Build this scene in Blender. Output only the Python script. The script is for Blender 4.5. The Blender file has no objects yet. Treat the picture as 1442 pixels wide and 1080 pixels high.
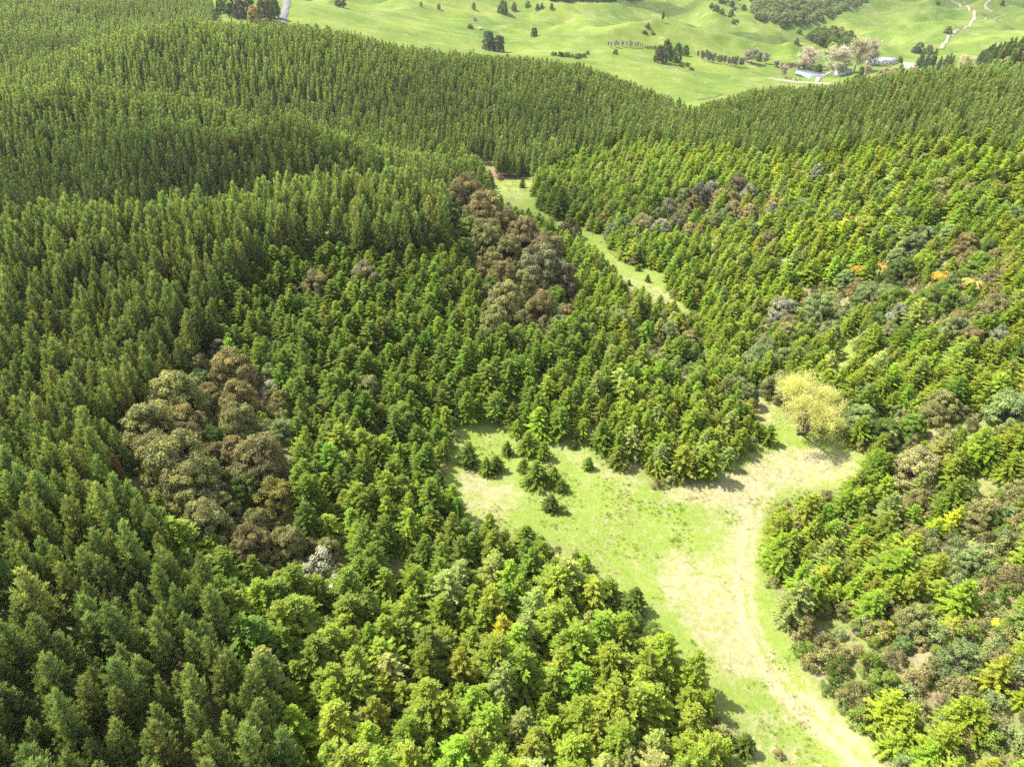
import bpy, math, random
import numpy as np
from mathutils import Matrix, Vector

S = bpy.context.scene
COL = S.collection
rng = np.random.default_rng(7)
random.seed(7)

# ------------------------------------------------------------------ camera
CAM_Z = 85.0
PITCH, ROLL, FPX = math.radians(32.4), math.radians(3.6), 1011.0
CP, SP, CR, SR = math.cos(PITCH), math.sin(PITCH), math.cos(ROLL), math.sin(ROLL)
cam_d = bpy.data.cameras.new('camera')
cam = bpy.data.objects.new('camera', cam_d)
COL.objects.link(cam)
cam_d.sensor_width = 36.0
cam_d.lens = 36.0 * FPX / 1442.0
cam_d.clip_start, cam_d.clip_end = 0.5, 20000.0
cam.matrix_world = Matrix(((CR, -SR, 0, 0), (SP * SR, SP * CR, -CP, 0), (CP * SR, CP * CR, SP, CAM_Z), (0, 0, 0, 1)))
S.camera = cam

# ------------------------------------------------------------------ light
SUN_EL, SUN_AZ = math.radians(52), math.radians(166)      # azimuth measured from +x, anticlockwise
to_sun = Vector((math.cos(SUN_EL) * math.cos(SUN_AZ), math.cos(SUN_EL) * math.sin(SUN_AZ), math.sin(SUN_EL)))
world = bpy.data.worlds.new('World')
S.world = world
world.use_nodes = True
wn = world.node_tree.nodes
sky = wn.new('ShaderNodeTexSky')
sky.sky_type = 'NISHITA'
sky.sun_disc = False
sky.sun_elevation = SUN_EL
sky.sun_rotation = math.radians(90) - SUN_AZ
wn['Background'].inputs['Strength'].default_value = 0.15
hsv = wn.new('ShaderNodeHueSaturation')            # milky, partly clouded sky
hsv.inputs['Saturation'].default_value = .5
world.node_tree.links.new(sky.outputs[0], hsv.inputs['Color'])
world.node_tree.links.new(hsv.outputs[0], wn['Background'].inputs['Color'])
sun_d = bpy.data.lights.new('sun', 'SUN')
sun_d.energy = 4.8
sun_d.angle = math.radians(0.5)
sun_d.color = (1.0, 0.955, 0.87)
sun = bpy.data.objects.new('sun', sun_d)
COL.objects.link(sun)
sun.rotation_euler = to_sun.to_track_quat('Z', 'Y').to_euler()
S.view_settings.view_transform = 'Standard'
S.view_settings.look = 'None'
S.view_settings.exposure = 1.45
S.view_settings.gamma = 1.0
S.cycles.max_bounces = 6
S.cycles.diffuse_bounces = 3
S.cycles.glossy_bounces = 2
S.cycles.transmission_bounces = 3
S.cycles.transparent_max_bounces = 8
S.cycles.use_adaptive_sampling = True
S.cycles.adaptive_threshold = 0.01
S.cycles.use_denoising = False
S.cycles.denoiser = 'OPENIMAGEDENOISE'
S.cycles.denoising_input_passes = 'RGB_ALBEDO_NORMAL'
S.cycles.denoising_prefilter = 'ACCURATE'

# ------------------------------------------------------------------ picture <-> place
def ray(u, v):
    du, dv = np.asarray(u, float) - 721.0, 540.0 - np.asarray(v, float)
    x, y = (du * CR - dv * SR) / FPX, (dv * CR + du * SR) / FPX
    return x, CP + SP * y, -SP + CP * y

def project(x, y, z):
    dz = z - CAM_Z
    dep = CP * y - SP * dz
    dep = np.where(np.abs(dep) < 1e-3, 1e-3, dep)
    xx, yy = x / dep, (SP * y + CP * dz) / dep
    u = 721.0 + FPX * (xx * CR + yy * SR)
    v = 540.0 - FPX * (-xx * SR + yy * CR)
    return u, v, dep

def in_poly(u, v, poly):
    u, v = np.asarray(u, float), np.asarray(v, float)
    c = np.zeros(u.shape, bool)
    n = len(poly)
    for i in range(n):
        (x0, y0), (x1, y1) = poly[i], poly[(i + 1) % n]
        if y0 == y1:
            continue
        c ^= ((y0 > v) != (y1 > v)) & (u < (x1 - x0) * (v - y0) / (y1 - y0) + x0)
    return c

# ------------------------------------------------------------------ smooth lattice noise
def _lat(ix, iy, seed):
    h = (ix * 374761393 + iy * 668265263 + seed * 982451653) & 0xffffffff
    h = ((h ^ (h >> 13)) * 1274126177) & 0xffffffff
    return ((h ^ (h >> 16)) & 0xffff) / 65535.0 * 2 - 1

def noise(x, y, sc, seed=0):
    x, y = np.asarray(x, float) / sc, np.asarray(y, float) / sc
    ix, iy = np.floor(x).astype(np.int64), np.floor(y).astype(np.int64)
    fx, fy = x - ix, y - iy
    fx, fy = fx * fx * fx * (fx * (fx * 6 - 15) + 10), fy * fy * fy * (fy * (fy * 6 - 15) + 10)
    a, b = _lat(ix, iy, seed), _lat(ix + 1, iy, seed)
    c, d = _lat(ix, iy + 1, seed), _lat(ix + 1, iy + 1, seed)
    return (a * (1 - fx) + b * fx) * (1 - fy) + (c * (1 - fx) + d * fx) * fy

def fbm(x, y, sc, seed=0, octv=3):
    t, a, n = 0, 1.0, 0
    for k in range(octv):
        t = t + a * noise(x + 17.3 * k, y - 9.1 * k, sc / 2 ** k, seed + k)
        n += a
        a *= 0.5
    return t / n

def smooth(e0, e1, x):
    t = np.clip((np.asarray(x, float) - e0) / (e1 - e0), 0, 1)
    return t * t * (3 - 2 * t)

# ------------------------------------------------------------------ lie of the land: sighted points
# (u, v, canopy height, 'z' ground level | 'y' distance, value)
SIGHT = [
    (1190, 1070, 0, 'z', 1), (1100, 950, 0, 'z', 0), (1000, 1000, 0, 'z', 1), (900, 800, 0, 'z', .5), (760, 700, 0, 'z', 1.5),
    (680, 600, 0, 'z', 2), (640, 680, 0, 'z', 2.5), (1000, 700, 0, 'z', 0), (1150, 640, 0, 'z', -.5), (1080, 570, 0, 'z', -.3),
    (1190, 480, 0, 'z', 2.5), (900, 400, 0, 'z', -2), (960, 435, 0, 'z', -2), (850, 345, 0, 'z', -3), (720, 285, 0, 'z', -4),
    (740, 252, 0, 'z', -4), (850, 560, 6, 'z', 3), (700, 500, 7, 'z', 6.5), (600, 450, 8, 'z', 9), (1000, 560, 6, 'z', 1),
    (780, 400, 9, 'z', 3.5), (700, 340, 9, 'z', 4), (450, 450, 9, 'z', 9), (300, 600, 9, 'z', 10), (350, 720, 8, 'z', 8),
    (500, 750, 7, 'z', 5), (600, 900, 7, 'z', 3.5), (800, 900, 6, 'z', 1.5), (950, 960, 6, 'z', .8), (700, 1050, 7, 'z', 4),
    (450, 1000, 9, 'z', 7), (250, 900, 11, 'z', 11), (50, 1050, 11, 'z', 11), (50, 800, 11, 'z', 14), (50, 600, 11, 'z', 12),
    (100, 450, 11, 'z', 9), (250, 450, 11, 'z', 10), (400, 380, 11, 'z', 11),
    (560, 243, 11, 'y', 192), (640, 272, 10, 'y', 212), (450, 250, 11, 'y', 184), (300, 277, 11, 'y', 162), (120, 290, 11, 'y', 150), (0, 300, 11, 'y', 146),
    (400, 163, 11, 'y', 264), (490, 198, 11, 'y', 274), (220, 165, 11, 'y', 258), (150, 126, 11, 'y', 305), (300, 140, 11, 'y', 318),
    (0, 113, 11, 'y', 308), (330, 40, 11, 'y', 452), (200, 62, 11, 'y', 420), (480, 48, 11, 'y', 455), (600, 70, 11, 'y', 462),
    (720, 82, 11, 'y', 466), (800, 97, 11, 'y', 452), (880, 125, 11, 'y', 445), (950, 150, 11, 'y', 420), (740, 215, 11, 'y', 318),
    (720, 160, 11, 'y', 370), (600, 150, 11, 'y', 372), (850, 160, 11, 'y', 380), (500, 110, 11, 'y', 410), (80, 20, 11, 'y', 610), (50, -20, 11, 'y', 800),
    (978, 156, 9.5, 'y', 412), (1080, 125, 9.5, 'y', 398), (1150, 128, 9.5, 'y', 378), (1200, 112, 9.5, 'y', 370), (1330, 102, 9.5, 'y', 335), (1442, 95, 9.5, 'y', 308),
    (1200, 300, 8, 'y', 215), (1000, 300, 8, 'y', 240), (900, 225, 9, 'y', 308), (1350, 250, 8, 'y', 220), (1400, 400, 7, 'y', 150),
    (1250, 430, 6, 'y', 160), (1100, 420, 6, 'y', 184), (1420, 600, 7, 'y', 105), (1300, 700, 6, 'y', 95), (1420, 850, 6, 'y', 65), (1350, 1050, 6, 'y', 47),
    (1180, 850, 5, 'z', 1.5), (1130, 760, 4, 'z', .6),
    (1000, 130, 0, 'z', -30), (1080, 118, 0, 'z', -31), (1150, 112, 0, 'z', -30), (900, 105, 0, 'z', -26), (850, 85, 0, 'z', -22), (1250, 90, 0, 'z', -26),
    (1400, 72, 9, 'y', 470), (1320, 95, 0, 'z', -22),
    (820, 12, 0, 'y', 1150), (760, 50, 0, 'y', 900), (640, 20, 0, 'y', 1080), (500, 20, 0, 'y', 930), (430, 15, 0, 'y', 800), (700, 70, 0, 'y', 800),
    (830, 45, 0, 'y', 960), (950, 50, 0, 'y', 1000), (1000, 20, 0, 'y', 1350), (1000, 62, 0, 'y', 1010), (1090, 70, 0, 'y', 1150),
    (1150, 20, 0, 'y', 1550), (1170, 55, 0, 'y', 1250), (1290, 20, 0, 'y', 1450), (1370, 0, 0, 'y', 1650), (1300, 65, 0, 'y', 1150), (1420, 30, 0, 'y', 1350),
    (900, 0, 0, 'y', 1350), (1100, -10, 0, 'y', 1800),
]
HIDDEN = [
    (-50, 243, -16), (-105, 226, -17), (-170, 200, -16), (-75, 330, -16), (-120, 286, -5), (-180, 280, -5), (-190, 372, -19), (-280, 350, -18), (-110, 385, -13), (-250, 540, -14), (-350, 480, -12), (-60, 570, -12), (60, 560, -14),
    (100, 600, -22), (200, 520, -18), (-180, 640, -4), (250, 470, 0), (330, 430, 14), (40, 660, -20), (-40, 700, -14),
    (0, -30, 8), (-60, -20, 13), (60, -20, 12), (-80, 30, 13), (95, 20, 18), (0, 15, 4), (-160, 80, 13), (170, 100, 32), (260, 260, 42), (-330, 200, 4),
    (-600, 600, 5), (700, 800, 30), (-900, 1500, 30), (1200, 1500, 70), (0, 2200, 25), (-1500, 3000, 80), (1500, 3000, 120), (0, 3500, 100), (800, 2300, 60),
]
pts = []
for u, v, h, mode, val in SIGHT:
    dx, dy, dz = (float(q) for q in ray(u, v))
    t = (CAM_Z - h - val) / -dz if mode == 'z' else val / dy
    pts.append((dx * t, dy * t, CAM_Z + dz * t - h))
pts += HIDDEN
pts = np.array(pts)

def warp(x, y):
    yy = np.maximum(np.asarray(y, float), -60) + 130
    return np.asarray(x, float) / yy * 1.2, np.log(yy / 200.0) * 1.25

pa, pb = warp(pts[:, 0], pts[:, 1])
def _phi(d2):
    return 0.5 * d2 * np.log(d2 + 1e-12)
n = len(pts)
K = _phi((pa[:, None] - pa[None]) ** 2 + (pb[:, None] - pb[None]) ** 2) + np.eye(n) * 6e-4
P = np.stack([np.ones(n), pa, pb], 1)
A = np.block([[K, P], [P.T, np.zeros((3, 3))]])
W = np.linalg.solve(A, np.concatenate([pts[:, 2], np.zeros(3)]))

def ground(x, y):
    x, y = np.asarray(x, float), np.asarray(y, float)
    shp = np.broadcast(x, y).shape
    x, y = np.broadcast_to(x, shp).ravel(), np.broadcast_to(y, shp).ravel()
    out = np.empty(len(x))
    for i in range(0, len(x), 40000):
        a, b = warp(x[i:i + 40000], y[i:i + 40000])
        z = _phi((a[:, None] - pa[None]) ** 2 + (b[:, None] - pb[None]) ** 2) @ W[:n]
        out[i:i + 40000] = z + W[n] + W[n + 1] * a + W[n + 2] * b
    far = smooth(560, 850, y)
    mid = smooth(120, 260, np.hypot(x, y)) * (1 - far)
    ridged = 1 - np.abs(fbm(x + 40 * noise(x, y, 110, 5), y, 210, 11, 3)) * 2.2
    hilly = .3 + .7 * smooth(820, 1020, y)
    out += far * (hilly * (24 * (ridged - .35) + 9 * (.5 - 1.8 * np.abs(fbm(x, y, 95, 21, 3)))) + 10 * fbm(x, y, 420, 31, 2) * smooth(900, 1400, y))
    roll = smooth(235, 330, np.hypot(x, y)) * smooth(60, -20, x - .12 * y) * (1 - far)
    out += mid * 1.6 * fbm(x, y, 60, 41, 2) + roll * 6.5 * fbm(x, y, 105, 45, 2) + 0.22 * fbm(x, y, 9, 51, 3)
    return out.reshape(shp)

def at(u, v, h=0.0, tmax=6000):
    """the place seen at picture point (u, v), h metres above the ground"""
    dx, dy, dz = (float(q) for q in ray(u, v))
    t = np.geomspace(30, tmax, 900)
    gap = CAM_Z + dz * t - h - ground(dx * t, dy * t)
    i = int(np.argmax(gap < 0))
    if i == 0:
        i = len(t) - 1
    t0, t1 = t[i - 1], t[i]
    for _ in range(3):
        tt = np.linspace(t0, t1, 8)
        g = CAM_Z + dz * tt - h - ground(dx * tt, dy * tt)
        j = max(1, int(np.argmax(g < 0)))
        t0, t1 = tt[j - 1], tt[j]
    x, y = dx * t1, dy * t1
    return Vector((x, y, float(ground(x, y)))), t1          # t1 is the depth along the view axis

# ------------------------------------------------------------------ regions, as outlines on the ground seen in the picture
CLEARING = [(640, 585), (700, 598), (760, 606), (830, 622), (880, 658), (930, 683), (1000, 663), (1062, 628), (1075, 600), (1040, 548), (1088, 542), (1105, 590),
            (1190, 610), (1222, 645), (1200, 685), (1140, 692), (1092, 712), (1078, 800), (1108, 860), (1128, 930), (1180, 1000), (1240, 1048), (1255, 1110),
            (1040, 1110), (1018, 990), (960, 925), (905, 868), (845, 838), (835, 795), (770, 765), (700, 742), (655, 738), (640, 702), (618, 676), (628, 642), (645, 612)]
STRIP = [(688, 252), (748, 248), (758, 288), (775, 302), (812, 313), (848, 328), (870, 362), (932, 378), (945, 408), (988, 442), (962, 438), (905, 412), (874, 394), (846, 362), (806, 334), (768, 312), (738, 303), (702, 286)]
GULLY = [(1185, 468), (1217, 462), (1208, 490), (1192, 532), (1170, 532), (1180, 500)]
DEBRIS = [(662, 205), (690, 215), (700, 240), (790, 232), (795, 250), (690, 255), (660, 225)]
FOREST_TOP = [(-400, -90), (290, -90), (335, 20), (400, 33), (480, 45), (560, 55), (640, 65), (720, 80), (800, 95), (850, 114), (900, 132), (955, 153), (975, 158), (1010, 150), (1080, 122),
              (1120, 129), (1160, 127), (1250, 112), (1350, 102), (1442, 96), (1900, 90)]
FOREST = FOREST_TOP + [(1900, 1900), (-400, 1900)]
PINES = FOREST_TOP + [(1900, 240), (1442, 205), (1330, 182), (1200, 205), (1060, 212), (950, 200), (880, 192), (800, 215), (750, 250), (690, 245), (650, 275), (610, 330), (560, 335),
                      (420, 330), (335, 375), (300, 420), (300, 455), (262, 508), (205, 555), (165, 605), (170, 680), (245, 760), (310, 870), (395, 980), (435, 1080), (470, 1300), (-400, 1900)]
CLUMP_L = [(165, 600), (240, 525), (300, 485), (350, 500), (395, 535), (415, 620), (405, 690), (425, 725), (495, 785), (480, 818), (425, 798), (335, 782), (325, 745), (240, 720), (165, 650)]
CLUMP_C = [(630, 272), (690, 270), (725, 325), (790, 358), (818, 420), (795, 452), (690, 462), (678, 400), (650, 350)]
SCRUB = [[(1185, 385), (1300, 325), (1435, 345), (1405, 425), (1250, 475), (1195, 455), (1040, 500), (1090, 435)], [(870, 320), (1000, 255), (1095, 245), (1085, 300), (960, 335)],
         [(1340, 740), (1460, 700), (1460, 860), (1380, 880), (1330, 800)], [(1200, 870), (1440, 880), (1440, 970), (1300, 1010), (1210, 960)], [(870, 430), (960, 440), (1010, 500), (960, 530), (850, 470)]]
STRAW = [([(912, 706), (960, 684), (1020, 667), (1090, 640), (1150, 629), (1197, 637), (1206, 668), (1150, 680), (1100, 690), (1066, 712), (1000, 712), (960, 709)], 1.0),
         ([(1040, 700), (1077, 700), (1060, 790), (1063, 860), (1078, 920), (1112, 965), (1177, 1012), (1227, 1062), (1250, 1110), (1212, 1110), (1150, 1036), (1090, 985), (1050, 930), (1032, 860), (1028, 780)], 1.0),
         ([(918, 792), (960, 774), (1000, 790), (1030, 840), (1042, 900), (1062, 950), (1040, 962), (1000, 925), (960, 872), (930, 830)], .85), ([(990, 706), (1045, 700), (1040, 860), (1000, 800)], .4), ([(640, 655), (700, 670), (745, 700), (700, 735), (650, 720)], .75),
         ([(770, 615), (860, 650), (930, 690), (880, 690), (800, 650)], .6), ([(1050, 555), (1085, 555), (1090, 600), (1060, 600)], .9), ([(845, 345), (870, 380), (940, 410), (970, 438), (900, 412)], .6),
         ([(700, 262), (740, 262), (745, 285), (715, 290)], .4), ([(1120, 870), (1150, 960), (1230, 1050), (1200, 1050), (1130, 970)], .6), ([(1000, 1000), (1080, 1000), (1150, 1080), (1040, 1080)], .45)]

# ------------------------------------------------------------------ materials
def new_mat(name):
    m = bpy.data.materials.new(name)
    m.use_nodes = True
    nt = m.node_tree
    nt.nodes.clear()
    out = nt.nodes.new('ShaderNodeOutputMaterial')
    return m, nt, out

def N(nt, kind, **kw):
    nd = nt.nodes.new(kind)
    for k, v in kw.items():
        setattr(nd, k, v)
    return nd

def mixc(nt, fac, a, b, blend='MIX'):
    nd = nt.nodes.new('ShaderNodeMix')
    nd.data_type = 'RGBA'
    nd.blend_type = blend
    for s, v in ((nd.inputs[0], fac), (nd.inputs[6], a), (nd.inputs[7], b)):
        if hasattr(v, 'is_output'):
            nt.links.new(v, s)
        elif isinstance(v, (int, float)):
            s.default_value = v
        else:
            s.default_value = (*v, 1)
    return nd.outputs[2]

def leaf_material(name, trans=0.32, spread=0.5, warm=(1.35, 1.1, .55), rough=.55, spec=.25):
    m, nt, out = new_mat(name)
    tint = N(nt, 'ShaderNodeAttribute', attribute_name='tint', attribute_type='INSTANCER')
    var = N(nt, 'ShaderNodeAttribute', attribute_name='leafvar', attribute_type='GEOMETRY')
    warmc = mixc(nt, 1.0, tint.outputs['Color'], warm, 'MULTIPLY')
    ramp = N(nt, 'ShaderNodeMapRange')
    ramp.inputs['To Min'].default_value = 0.0
    ramp.inputs['To Max'].default_value = 0.75
    nt.links.new(var.outputs['Fac'], ramp.inputs['Value'])
    base = mixc(nt, ramp.outputs[0], tint.outputs['Color'], warmc)
    gain = N(nt, 'ShaderNodeMapRange')
    gain.inputs['To Min'].default_value = 1 - spread
    gain.inputs['To Max'].default_value = 1 + spread
    nt.links.new(var.outputs['Fac'], gain.inputs['Value'])
    comb = N(nt, 'ShaderNodeCombineColor')
    for i in range(3):
        nt.links.new(gain.outputs[0], comb.inputs[i])
    base = mixc(nt, 1.0, base, comb.outputs[0], 'MULTIPLY')
    pr = N(nt, 'ShaderNodeBsdfPrincipled')
    pr.inputs['Roughness'].default_value = rough
    pr.inputs['Specular IOR Level'].default_value = spec
    nt.links.new(base, pr.inputs['Base Color'])
    tr = N(nt, 'ShaderNodeBsdfTranslucent')
    trc = mixc(nt, 1.0, base, (1.18, 1.22, .5), 'MULTIPLY')
    nt.links.new(trc, tr.inputs['Color'])
    mx = N(nt, 'ShaderNodeMixShader')
    mx.inputs[0].default_value = trans
    nt.links.new(pr.outputs[0], mx.inputs[1])
    nt.links.new(tr.outputs[0], mx.inputs[2])
    nt.links.new(mx.outputs[0], out.inputs[0])
    return m

def plain_material(name, c0, c1, scale=3.0, rough=.85, spec=.2, coord='Object'):
    m, nt, out = new_mat(name)
    tc = N(nt, 'ShaderNodeTexCoord')
    nz = N(nt, 'ShaderNodeTexNoise')
    nz.inputs['Scale'].default_value = scale
    nz.inputs['Detail'].default_value = 6
    nt.links.new(tc.outputs[coord], nz.inputs['Vector'])
    rp = N(nt, 'ShaderNodeMapRange')
    rp.inputs['From Min'].default_value, rp.inputs['From Max'].default_value = .3, .7
    nt.links.new(nz.outputs['Fac'], rp.inputs['Value'])
    pr = N(nt, 'ShaderNodeBsdfPrincipled')
    pr.inputs['Roughness'].default_value = rough
    pr.inputs['Specular IOR Level'].default_value = spec
    nt.links.new(mixc(nt, rp.outputs[0], c0, c1), pr.inputs['Base Color'])
    nt.links.new(pr.outputs[0], out.inputs[0])
    return m

M = {}
M['needle'] = leaf_material('pine_needles', .42, .38, (1.12, 1.08, .7))
M['spray'] = leaf_material('conifer_sprays', .44, .34, (1.10, 1.08, .65))
M['leaf'] = leaf_material('broad_leaves', .26, .36, (1.15, 1.08, .7), .6, .2)
M['willow'] = leaf_material('willow_leaves', .5, .25, (1.05, 1.05, .85))
M['frond'] = leaf_material('fern_fronds', .35, .3, (1.2, 1.0, .6))
M['twig'] = leaf_material('bare_twigs', .05, .3, (1.1, 1.0, .85), .8, .1)
M['blade'] = leaf_material('grass_blades', .35, .3, (1.05, 1.03, .9), .7, .1)
M['bark'] = plain_material('bark', (.045, .034, .026), (.12, .095, .075), 6)
M['pale_bark'] = plain_material('pale_bark', (.16, .14, .12), (.33, .30, .26), 6)
M['track'] = plain_material('track_gravel', (.19, .17, .125), (.28, .25, .19), .3, .95)
M['road'] = plain_material('road_seal', (.10, .10, .10), (.15, .148, .14), .3, .9)
M['roof'] = plain_material('roof_steel', (.26, .27, .29), (.36, .37, .39), 1.2, .45, .5)
M['pale_roof'] = plain_material('pale_roof_steel', (.30, .30, .30), (.38, .38, .37), 1.2, .5, .4)
M['house_wall'] = plain_material('painted_boards', (.62, .60, .55), (.74, .72, .67), 1.0, .7)
M['glass'] = plain_material('window_glass', (.03, .04, .05), (.06, .07, .08), 1.0, .08, .6)
M['stone'] = plain_material('weathered_stone', (.34, .33, .30), (.55, .53, .49), 2.0, .9)
M['wood'] = plain_material('grey_timber', (.16, .14, .12), (.28, .25, .22), 3.0, .9)
m, nt, out = new_mat('pond_water')
pr = N(nt, 'ShaderNodeBsdfPrincipled')
pr.inputs['Base Color'].default_value = (.16, .19, .20, 1)
pr.inputs['Roughness'].default_value = .12
nt.links.new(pr.outputs[0], out.inputs[0])
M['water'] = m

# ground: lush grass, dry straw grass, litter under trees, bare soil; all masks are real patches of ground cover
m, nt, out = new_mat('ground_cover')
geo = N(nt, 'ShaderNodeNewGeometry')
def gnoise(scale, detail=5, rough=.6):
    nz = N(nt, 'ShaderNodeTexNoise')
    nz.inputs['Scale'].default_value = scale
    nz.inputs['Detail'].default_value = detail
    nz.inputs['Roughness'].default_value = rough
    nt.links.new(geo.outputs['Position'], nz.inputs['Vector'])
    return nz.outputs['Fac']
def rng_map(sock, a, b, c=0.0, d=1.0):
    r = N(nt, 'ShaderNodeMapRange')
    for i, v in enumerate((a, b, c, d)):
        r.inputs[i + 1].default_value = v
    nt.links.new(sock, r.inputs['Value'])
    return r.outputs[0]
def attr(nm):
    return N(nt, 'ShaderNodeAttribute', attribute_name=nm, attribute_type='GEOMETRY').outputs['Fac']
def math2(op, a, b):
    q = N(nt, 'ShaderNodeMath', operation=op)
    for i, v in enumerate((a, b)):
        if hasattr(v, 'is_output'):
            nt.links.new(v, q.inputs[i])
        else:
            q.inputs[i].default_value = v
    return q.outputs[0]
lush = mixc(nt, rng_map(gnoise(.12, 6), .35, .65), (.098, .185, .015), (.155, .228, .028))
lush = mixc(nt, rng_map(gnoise(1.3, 6, .7), .3, .72), lush, (.225, .25, .062))
pasture = mixc(nt, rng_map(gnoise(.012, 8, .65), .36, .64), (.060, .112, .011), (.148, .190, .028))
pasture = mixc(nt, rng_map(gnoise(.05, 10, .75), .5, .72), pasture, (.215, .205, .08))
pasture = mixc(nt, rng_map(gnoise(.16, 8, .8), .5, .8), pasture, (.075, .12, .018))
green = mixc(nt, attr('pasture'), lush, pasture)
straw = mixc(nt, rng_map(gnoise(.9, 8, .72), .3, .7), (.21, .185, .085), (.385, .345, .205))
sm = math2('ADD', attr('straw'), math2('MULTIPLY', math2('SUBTRACT', gnoise(.4, 10, .85), .5), 3.6))
sm = rng_map(sm, .18, .86)
c = mixc(nt, sm, green, straw)
soil = mixc(nt, rng_map(gnoise(.8, 8, .7), .3, .7), (.10, .065, .04), (.30, .21, .14))
c = mixc(nt, attr('soil'), c, soil)
litter = mixc(nt, rng_map(gnoise(.6, 8, .7), .3, .7), (.10, .085, .045), (.30, .245, .14))
litter = mixc(nt, rng_map(gnoise(.2, 4, .6), .40, .58), litter, (.17, .20, .05))
c = mixc(nt, attr('litter'), c, litter)
pr = N(nt, 'ShaderNodeBsdfPrincipled')
pr.inputs['Roughness'].default_value = .95
pr.inputs['Specular IOR Level'].default_value = .1
nt.links.new(c, pr.inputs['Base Color'])
bp = N(nt, 'ShaderNodeBump')
bp.inputs['Strength'].default_value = .8
bp.inputs['Distance'].default_value = .35
nt.links.new(gnoise(1.6, 8, .75), bp.inputs['Height'])
nt.links.new(bp.outputs[0], pr.inputs['Normal'])
nt.links.new(pr.outputs[0], out.inputs[0])
M['ground'] = m

# ------------------------------------------------------------------ mesh helpers
def make_mesh(name, V, F, mat, leafvar=None, smooth_shade=False):
    me = bpy.data.meshes.new(name)
    V = np.asarray(V, np.float32)
    F = np.asarray(F, np.int32)
    k = F.shape[1]
    me.vertices.add(len(V))
    me.vertices.foreach_set('co', V.ravel())
    me.loops.add(F.size)
    me.loops.foreach_set('vertex_index', F.ravel())
    me.polygons.add(len(F))
    me.polygons.foreach_set('loop_start', np.arange(0, F.size, k, dtype=np.int32))
    me.polygons.foreach_set('loop_total', np.full(len(F), k, np.int32))
    if smooth_shade:
        me.polygons.foreach_set('use_smooth', np.ones(len(F), bool))
    for mm in (mat if isinstance(mat, (list, tuple)) else [mat]):
        me.materials.append(mm)
    if leafvar is not None:
        a = me.attributes.new('leafvar', 'FLOAT', 'FACE')
        a.data.foreach_set('value', np.asarray(leafvar, np.float32))
    me.update()
    me.validate()
    return me

class Geo:
    def __init__(self):
        self.V, self.F, self.L, self.n = [], [], [], 0
    def add(self, V, F, L=0.5):
        V = np.asarray(V, float)
        F = np.asarray(F, int)
        self.V.append(V)
        self.F.append(F + self.n)
        self.L.append(np.broadcast_to(np.asarray(L, float), (len(F),)).copy())
        self.n += len(V)
    def arrays(self):
        return np.concatenate(self.V), np.concatenate(self.F), np.concatenate(self.L)
    def mesh(self, name, mat):
        V, F, L = self.arrays()
        return make_mesh(name, V, F, mat, L)
    def blades(self, p, d, ln, w, L):
        """thin triangles from p along d"""
        k = len(p)
        d = d / np.linalg.norm(d, axis=1, keepdims=True)
        s = np.cross(d, rng.normal(size=(k, 3)))
        s /= np.linalg.norm(s, axis=1, keepdims=True) + 1e-9
        w = np.broadcast_to(np.asarray(w, float), (k,))[:, None] * .5
        ln = np.broadcast_to(np.asarray(ln, float), (k,))[:, None]
        V = np.stack([p - s * w, p + s * w, p + d * ln], 1).reshape(-1, 3)
        self.add(V, np.arange(3 * k).reshape(-1, 3), L)
    def kites(self, p, d, nrm, ln, w, L, droop=.12):
        """pointed leaf sprays from p along d, facing nrm, tip drooping"""
        k = len(p)
        d = d / np.linalg.norm(d, axis=1, keepdims=True)
        s = np.cross(d, nrm)
        s /= np.linalg.norm(s, axis=1, keepdims=True) + 1e-9
        w = np.broadcast_to(np.asarray(w, float), (k,))[:, None] * .5
        ln = np.broadcast_to(np.asarray(ln, float), (k,))[:, None]
        mid = p + d * ln * .5
        tip = p + d * ln - np.array([0, 0, 1.0]) * ln * droop
        V = np.stack([p, mid + s * w, tip, mid - s * w], 1).reshape(-1, 3)
        b = np.arange(k)[:, None] * 4
        F = np.concatenate([b + [[0, 1, 2]], b + [[0, 2, 3]]], 1).reshape(-1, 3)
        self.add(V, F, np.repeat(np.broadcast_to(np.asarray(L, float), (k,)), 2))
    def tube(self, path, rad, sides=6, L=.5):
        path = np.asarray(path, float)
        rad = np.broadcast_to(np.asarray(rad, float), (len(path),))
        k = len(path)
        tan = np.gradient(path, axis=0)
        tan /= np.linalg.norm(tan, axis=1, keepdims=True) + 1e-9
        ref = np.where(np.abs(tan[:, 2:3]) > .9, [[1.0, 0, 0]], [[0, 0, 1.0]])
        s = np.cross(tan, ref)
        s /= np.linalg.norm(s, axis=1, keepdims=True) + 1e-9
        t = np.cross(tan, s)
        an = np.linspace(0, 2 * math.pi, sides, endpoint=False)
        V = path[:, None] + rad[:, None, None] * (s[:, None] * np.cos(an)[None, :, None] + t[:, None] * np.sin(an)[None, :, None])
        F = []
        for i in range(k - 1):
            for j in range(sides):
                a, b = i * sides + j, i * sides + (j + 1) % sides
                F += [(a, b, b + sides), (a, b + sides, a + sides)]
        self.add(V.reshape(-1, 3), F, L)
    def box(self, lo, hi):
        x0, y0, z0 = lo
        x1, y1, z1 = hi
        V = [(x0, y0, z0), (x1, y0, z0), (x1, y1, z0), (x0, y1, z0), (x0, y0, z1), (x1, y0, z1), (x1, y1, z1), (x0, y1, z1)]
        Q = [(0, 3, 2, 1), (4, 5, 6, 7), (0, 1, 5, 4), (1, 2, 6, 5), (2, 3, 7, 6), (3, 0, 4, 7)]
        self.add(V, [t for q in Q for t in ((q[0], q[1], q[2]), (q[0], q[2], q[3]))])

def unit(v):
    return v / (np.linalg.norm(v, axis=-1, keepdims=True) + 1e-9)

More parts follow.
